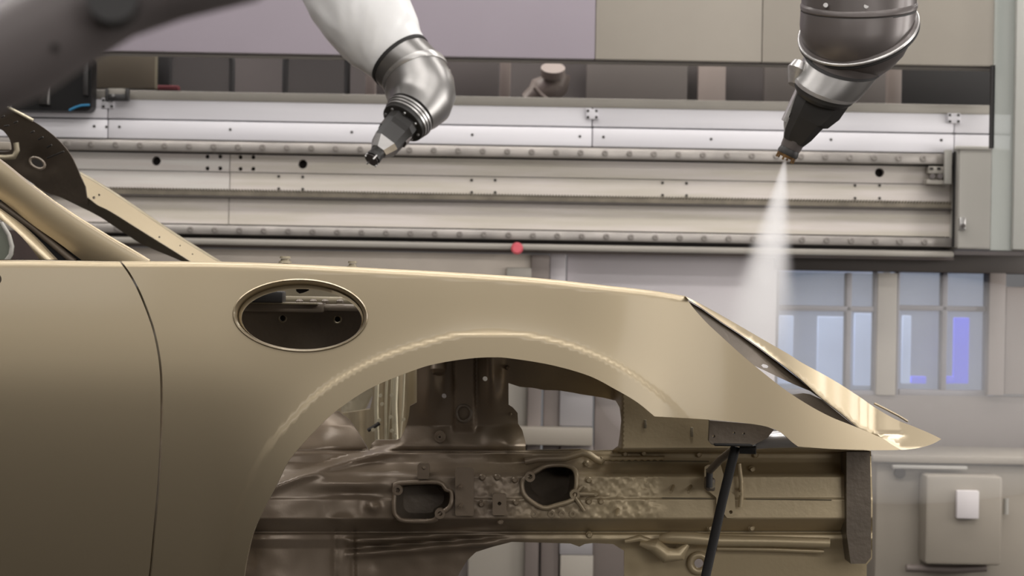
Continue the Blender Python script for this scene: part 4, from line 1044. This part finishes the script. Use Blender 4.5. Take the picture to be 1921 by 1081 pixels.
sl3 = lathe_obj('white_cuff', [(U(-46, 225, 1.5), (.45, 0, .9), .055), (U(-20, 182, 1.5), (.45, -.2, .9), .046), (U(-8, 160, 1.5), (.4, -.2, .9), .042), (U(-4, 150, 1.5), (.4, -.2, .9), .038), (U(-2, 143, 1.5), (.4, 0, .9), .02)], M['film'], None, 24)
tag(sl3, 'crumpled white film cuff at the left edge above the roof header', 'cover')

# ------------------------------------------------------------------ paint spray and mist
def spray_volume():
    m = bpy.data.materials.new('white_paint_spray'); m.use_nodes = True
    nt = m.node_tree; nt.nodes.clear(); N = nt.nodes.new; Lk = nt.links.new
    o = N('ShaderNodeOutputMaterial'); vs = N('ShaderNodeVolumeScatter'); Lk(vs.outputs[0], o.inputs['Volume'])
    vs.inputs['Color'].default_value = (.88, .865, .89, 1); vs.inputs['Anisotropy'].default_value = 0.0
    tc = N('ShaderNodeTexCoord'); sp = N('ShaderNodeSeparateXYZ'); Lk(tc.outputs['Object'], sp.inputs[0])
    def mth(op, a, b=None, c=None):
        q = N('ShaderNodeMath'); q.operation = op
        for i, x in enumerate((a, b, c)):
            if x is None: continue
            if isinstance(x, (int, float)): q.inputs[i].default_value = x
            else: Lk(x, q.inputs[i])
        return q.outputs[0]
    X, Yv, Z = sp.outputs
    h = mth('MULTIPLY', Z, -1.0)                                   # distance below the nozzle
    r = mth('SQRT', mth('ADD', mth('MULTIPLY', X, X), mth('MULTIPLY', Yv, Yv)))
    rn = mth('DIVIDE', r, mth('ADD', mth('MULTIPLY', h, SPK), 0.004))
    core = mth('POWER', mth('MAXIMUM', mth('SUBTRACT', 1.0, mth('MULTIPLY', rn, rn)), 0.0), 2.3)
    near = mth('DIVIDE', 1.0, mth('ADD', mth('MULTIPLY', h, 9.0), 0.22))
    mr = N('ShaderNodeMapRange'); mr.interpolation_type = 'SMOOTHSTEP'; Lk(h, mr.inputs[0])
    mr.inputs[1].default_value = SPL * 0.98; mr.inputs[2].default_value = SPL * 0.45
    nz_ = N('ShaderNodeTexNoise'); nz_.inputs['Scale'].default_value = 9; Lk(tc.outputs['Object'], nz_.inputs['Vector'])
    k = mth('MULTIPLY', mth('MULTIPLY', core, near), mth('MULTIPLY', mr.outputs[0], mth('ADD', nz_.outputs[0], 0.5)))
    Lk(mth('MULTIPLY', k, SPD), vs.inputs['Density'])
    return m
SPK, SPL, SPD = 0.250, 0.46, 70.0
apex = HO(157, -9)
end = U(1420, 640, Y2 - .03)
axis = (end - apex).normalized()
bm = bmesh.new()
rings = []
for h in np.linspace(0, SPL, 9): rings.append([Vector(((SPK * h + .004) * 1.02 * math.cos(t), (SPK * h + .004) * 1.02 * math.sin(t), -h)) for t in np.linspace(0, 2 * math.pi, 28, endpoint=False)])
add_loft(bm, rings)
sp_o = link('paint_spray', mesh_bm('paint_spray', bm, 60), spray_volume(), None, apex)
sp_o.rotation_euler = Vector((0, 0, -1)).rotation_difference(axis).to_euler()
tag(sp_o, 'white cone of paint mist streaming down from the spray gun', 'spray', kind='stuff')

def mist_volume(dens_):
    m = bpy.data.materials.new('thin_paint_mist'); m.use_nodes = True
    nt = m.node_tree; nt.nodes.clear()
    o = nt.nodes.new('ShaderNodeOutputMaterial'); vs = nt.nodes.new('ShaderNodeVolumeScatter')
    vs.inputs['Color'].default_value = (.95, .93, .92, 1); vs.inputs['Density'].default_value = dens_
    nt.links.new(vs.outputs[0], o.inputs['Volume']); return m
bm = bmesh.new()
bmesh.ops.create_icosphere(bm, subdivisions=4, radius=1, matrix=Matrix.Translation(U(1650, 725, 2.35)) @ Matrix.Diagonal((.75, .7, .30, 1)))
ms = link('paint_mist', mesh_bm('paint_mist', bm, 60), mist_volume(0.24))
tag(ms, 'faint drifting paint mist in front of the right-hand windows', 'mist', kind='stuff')
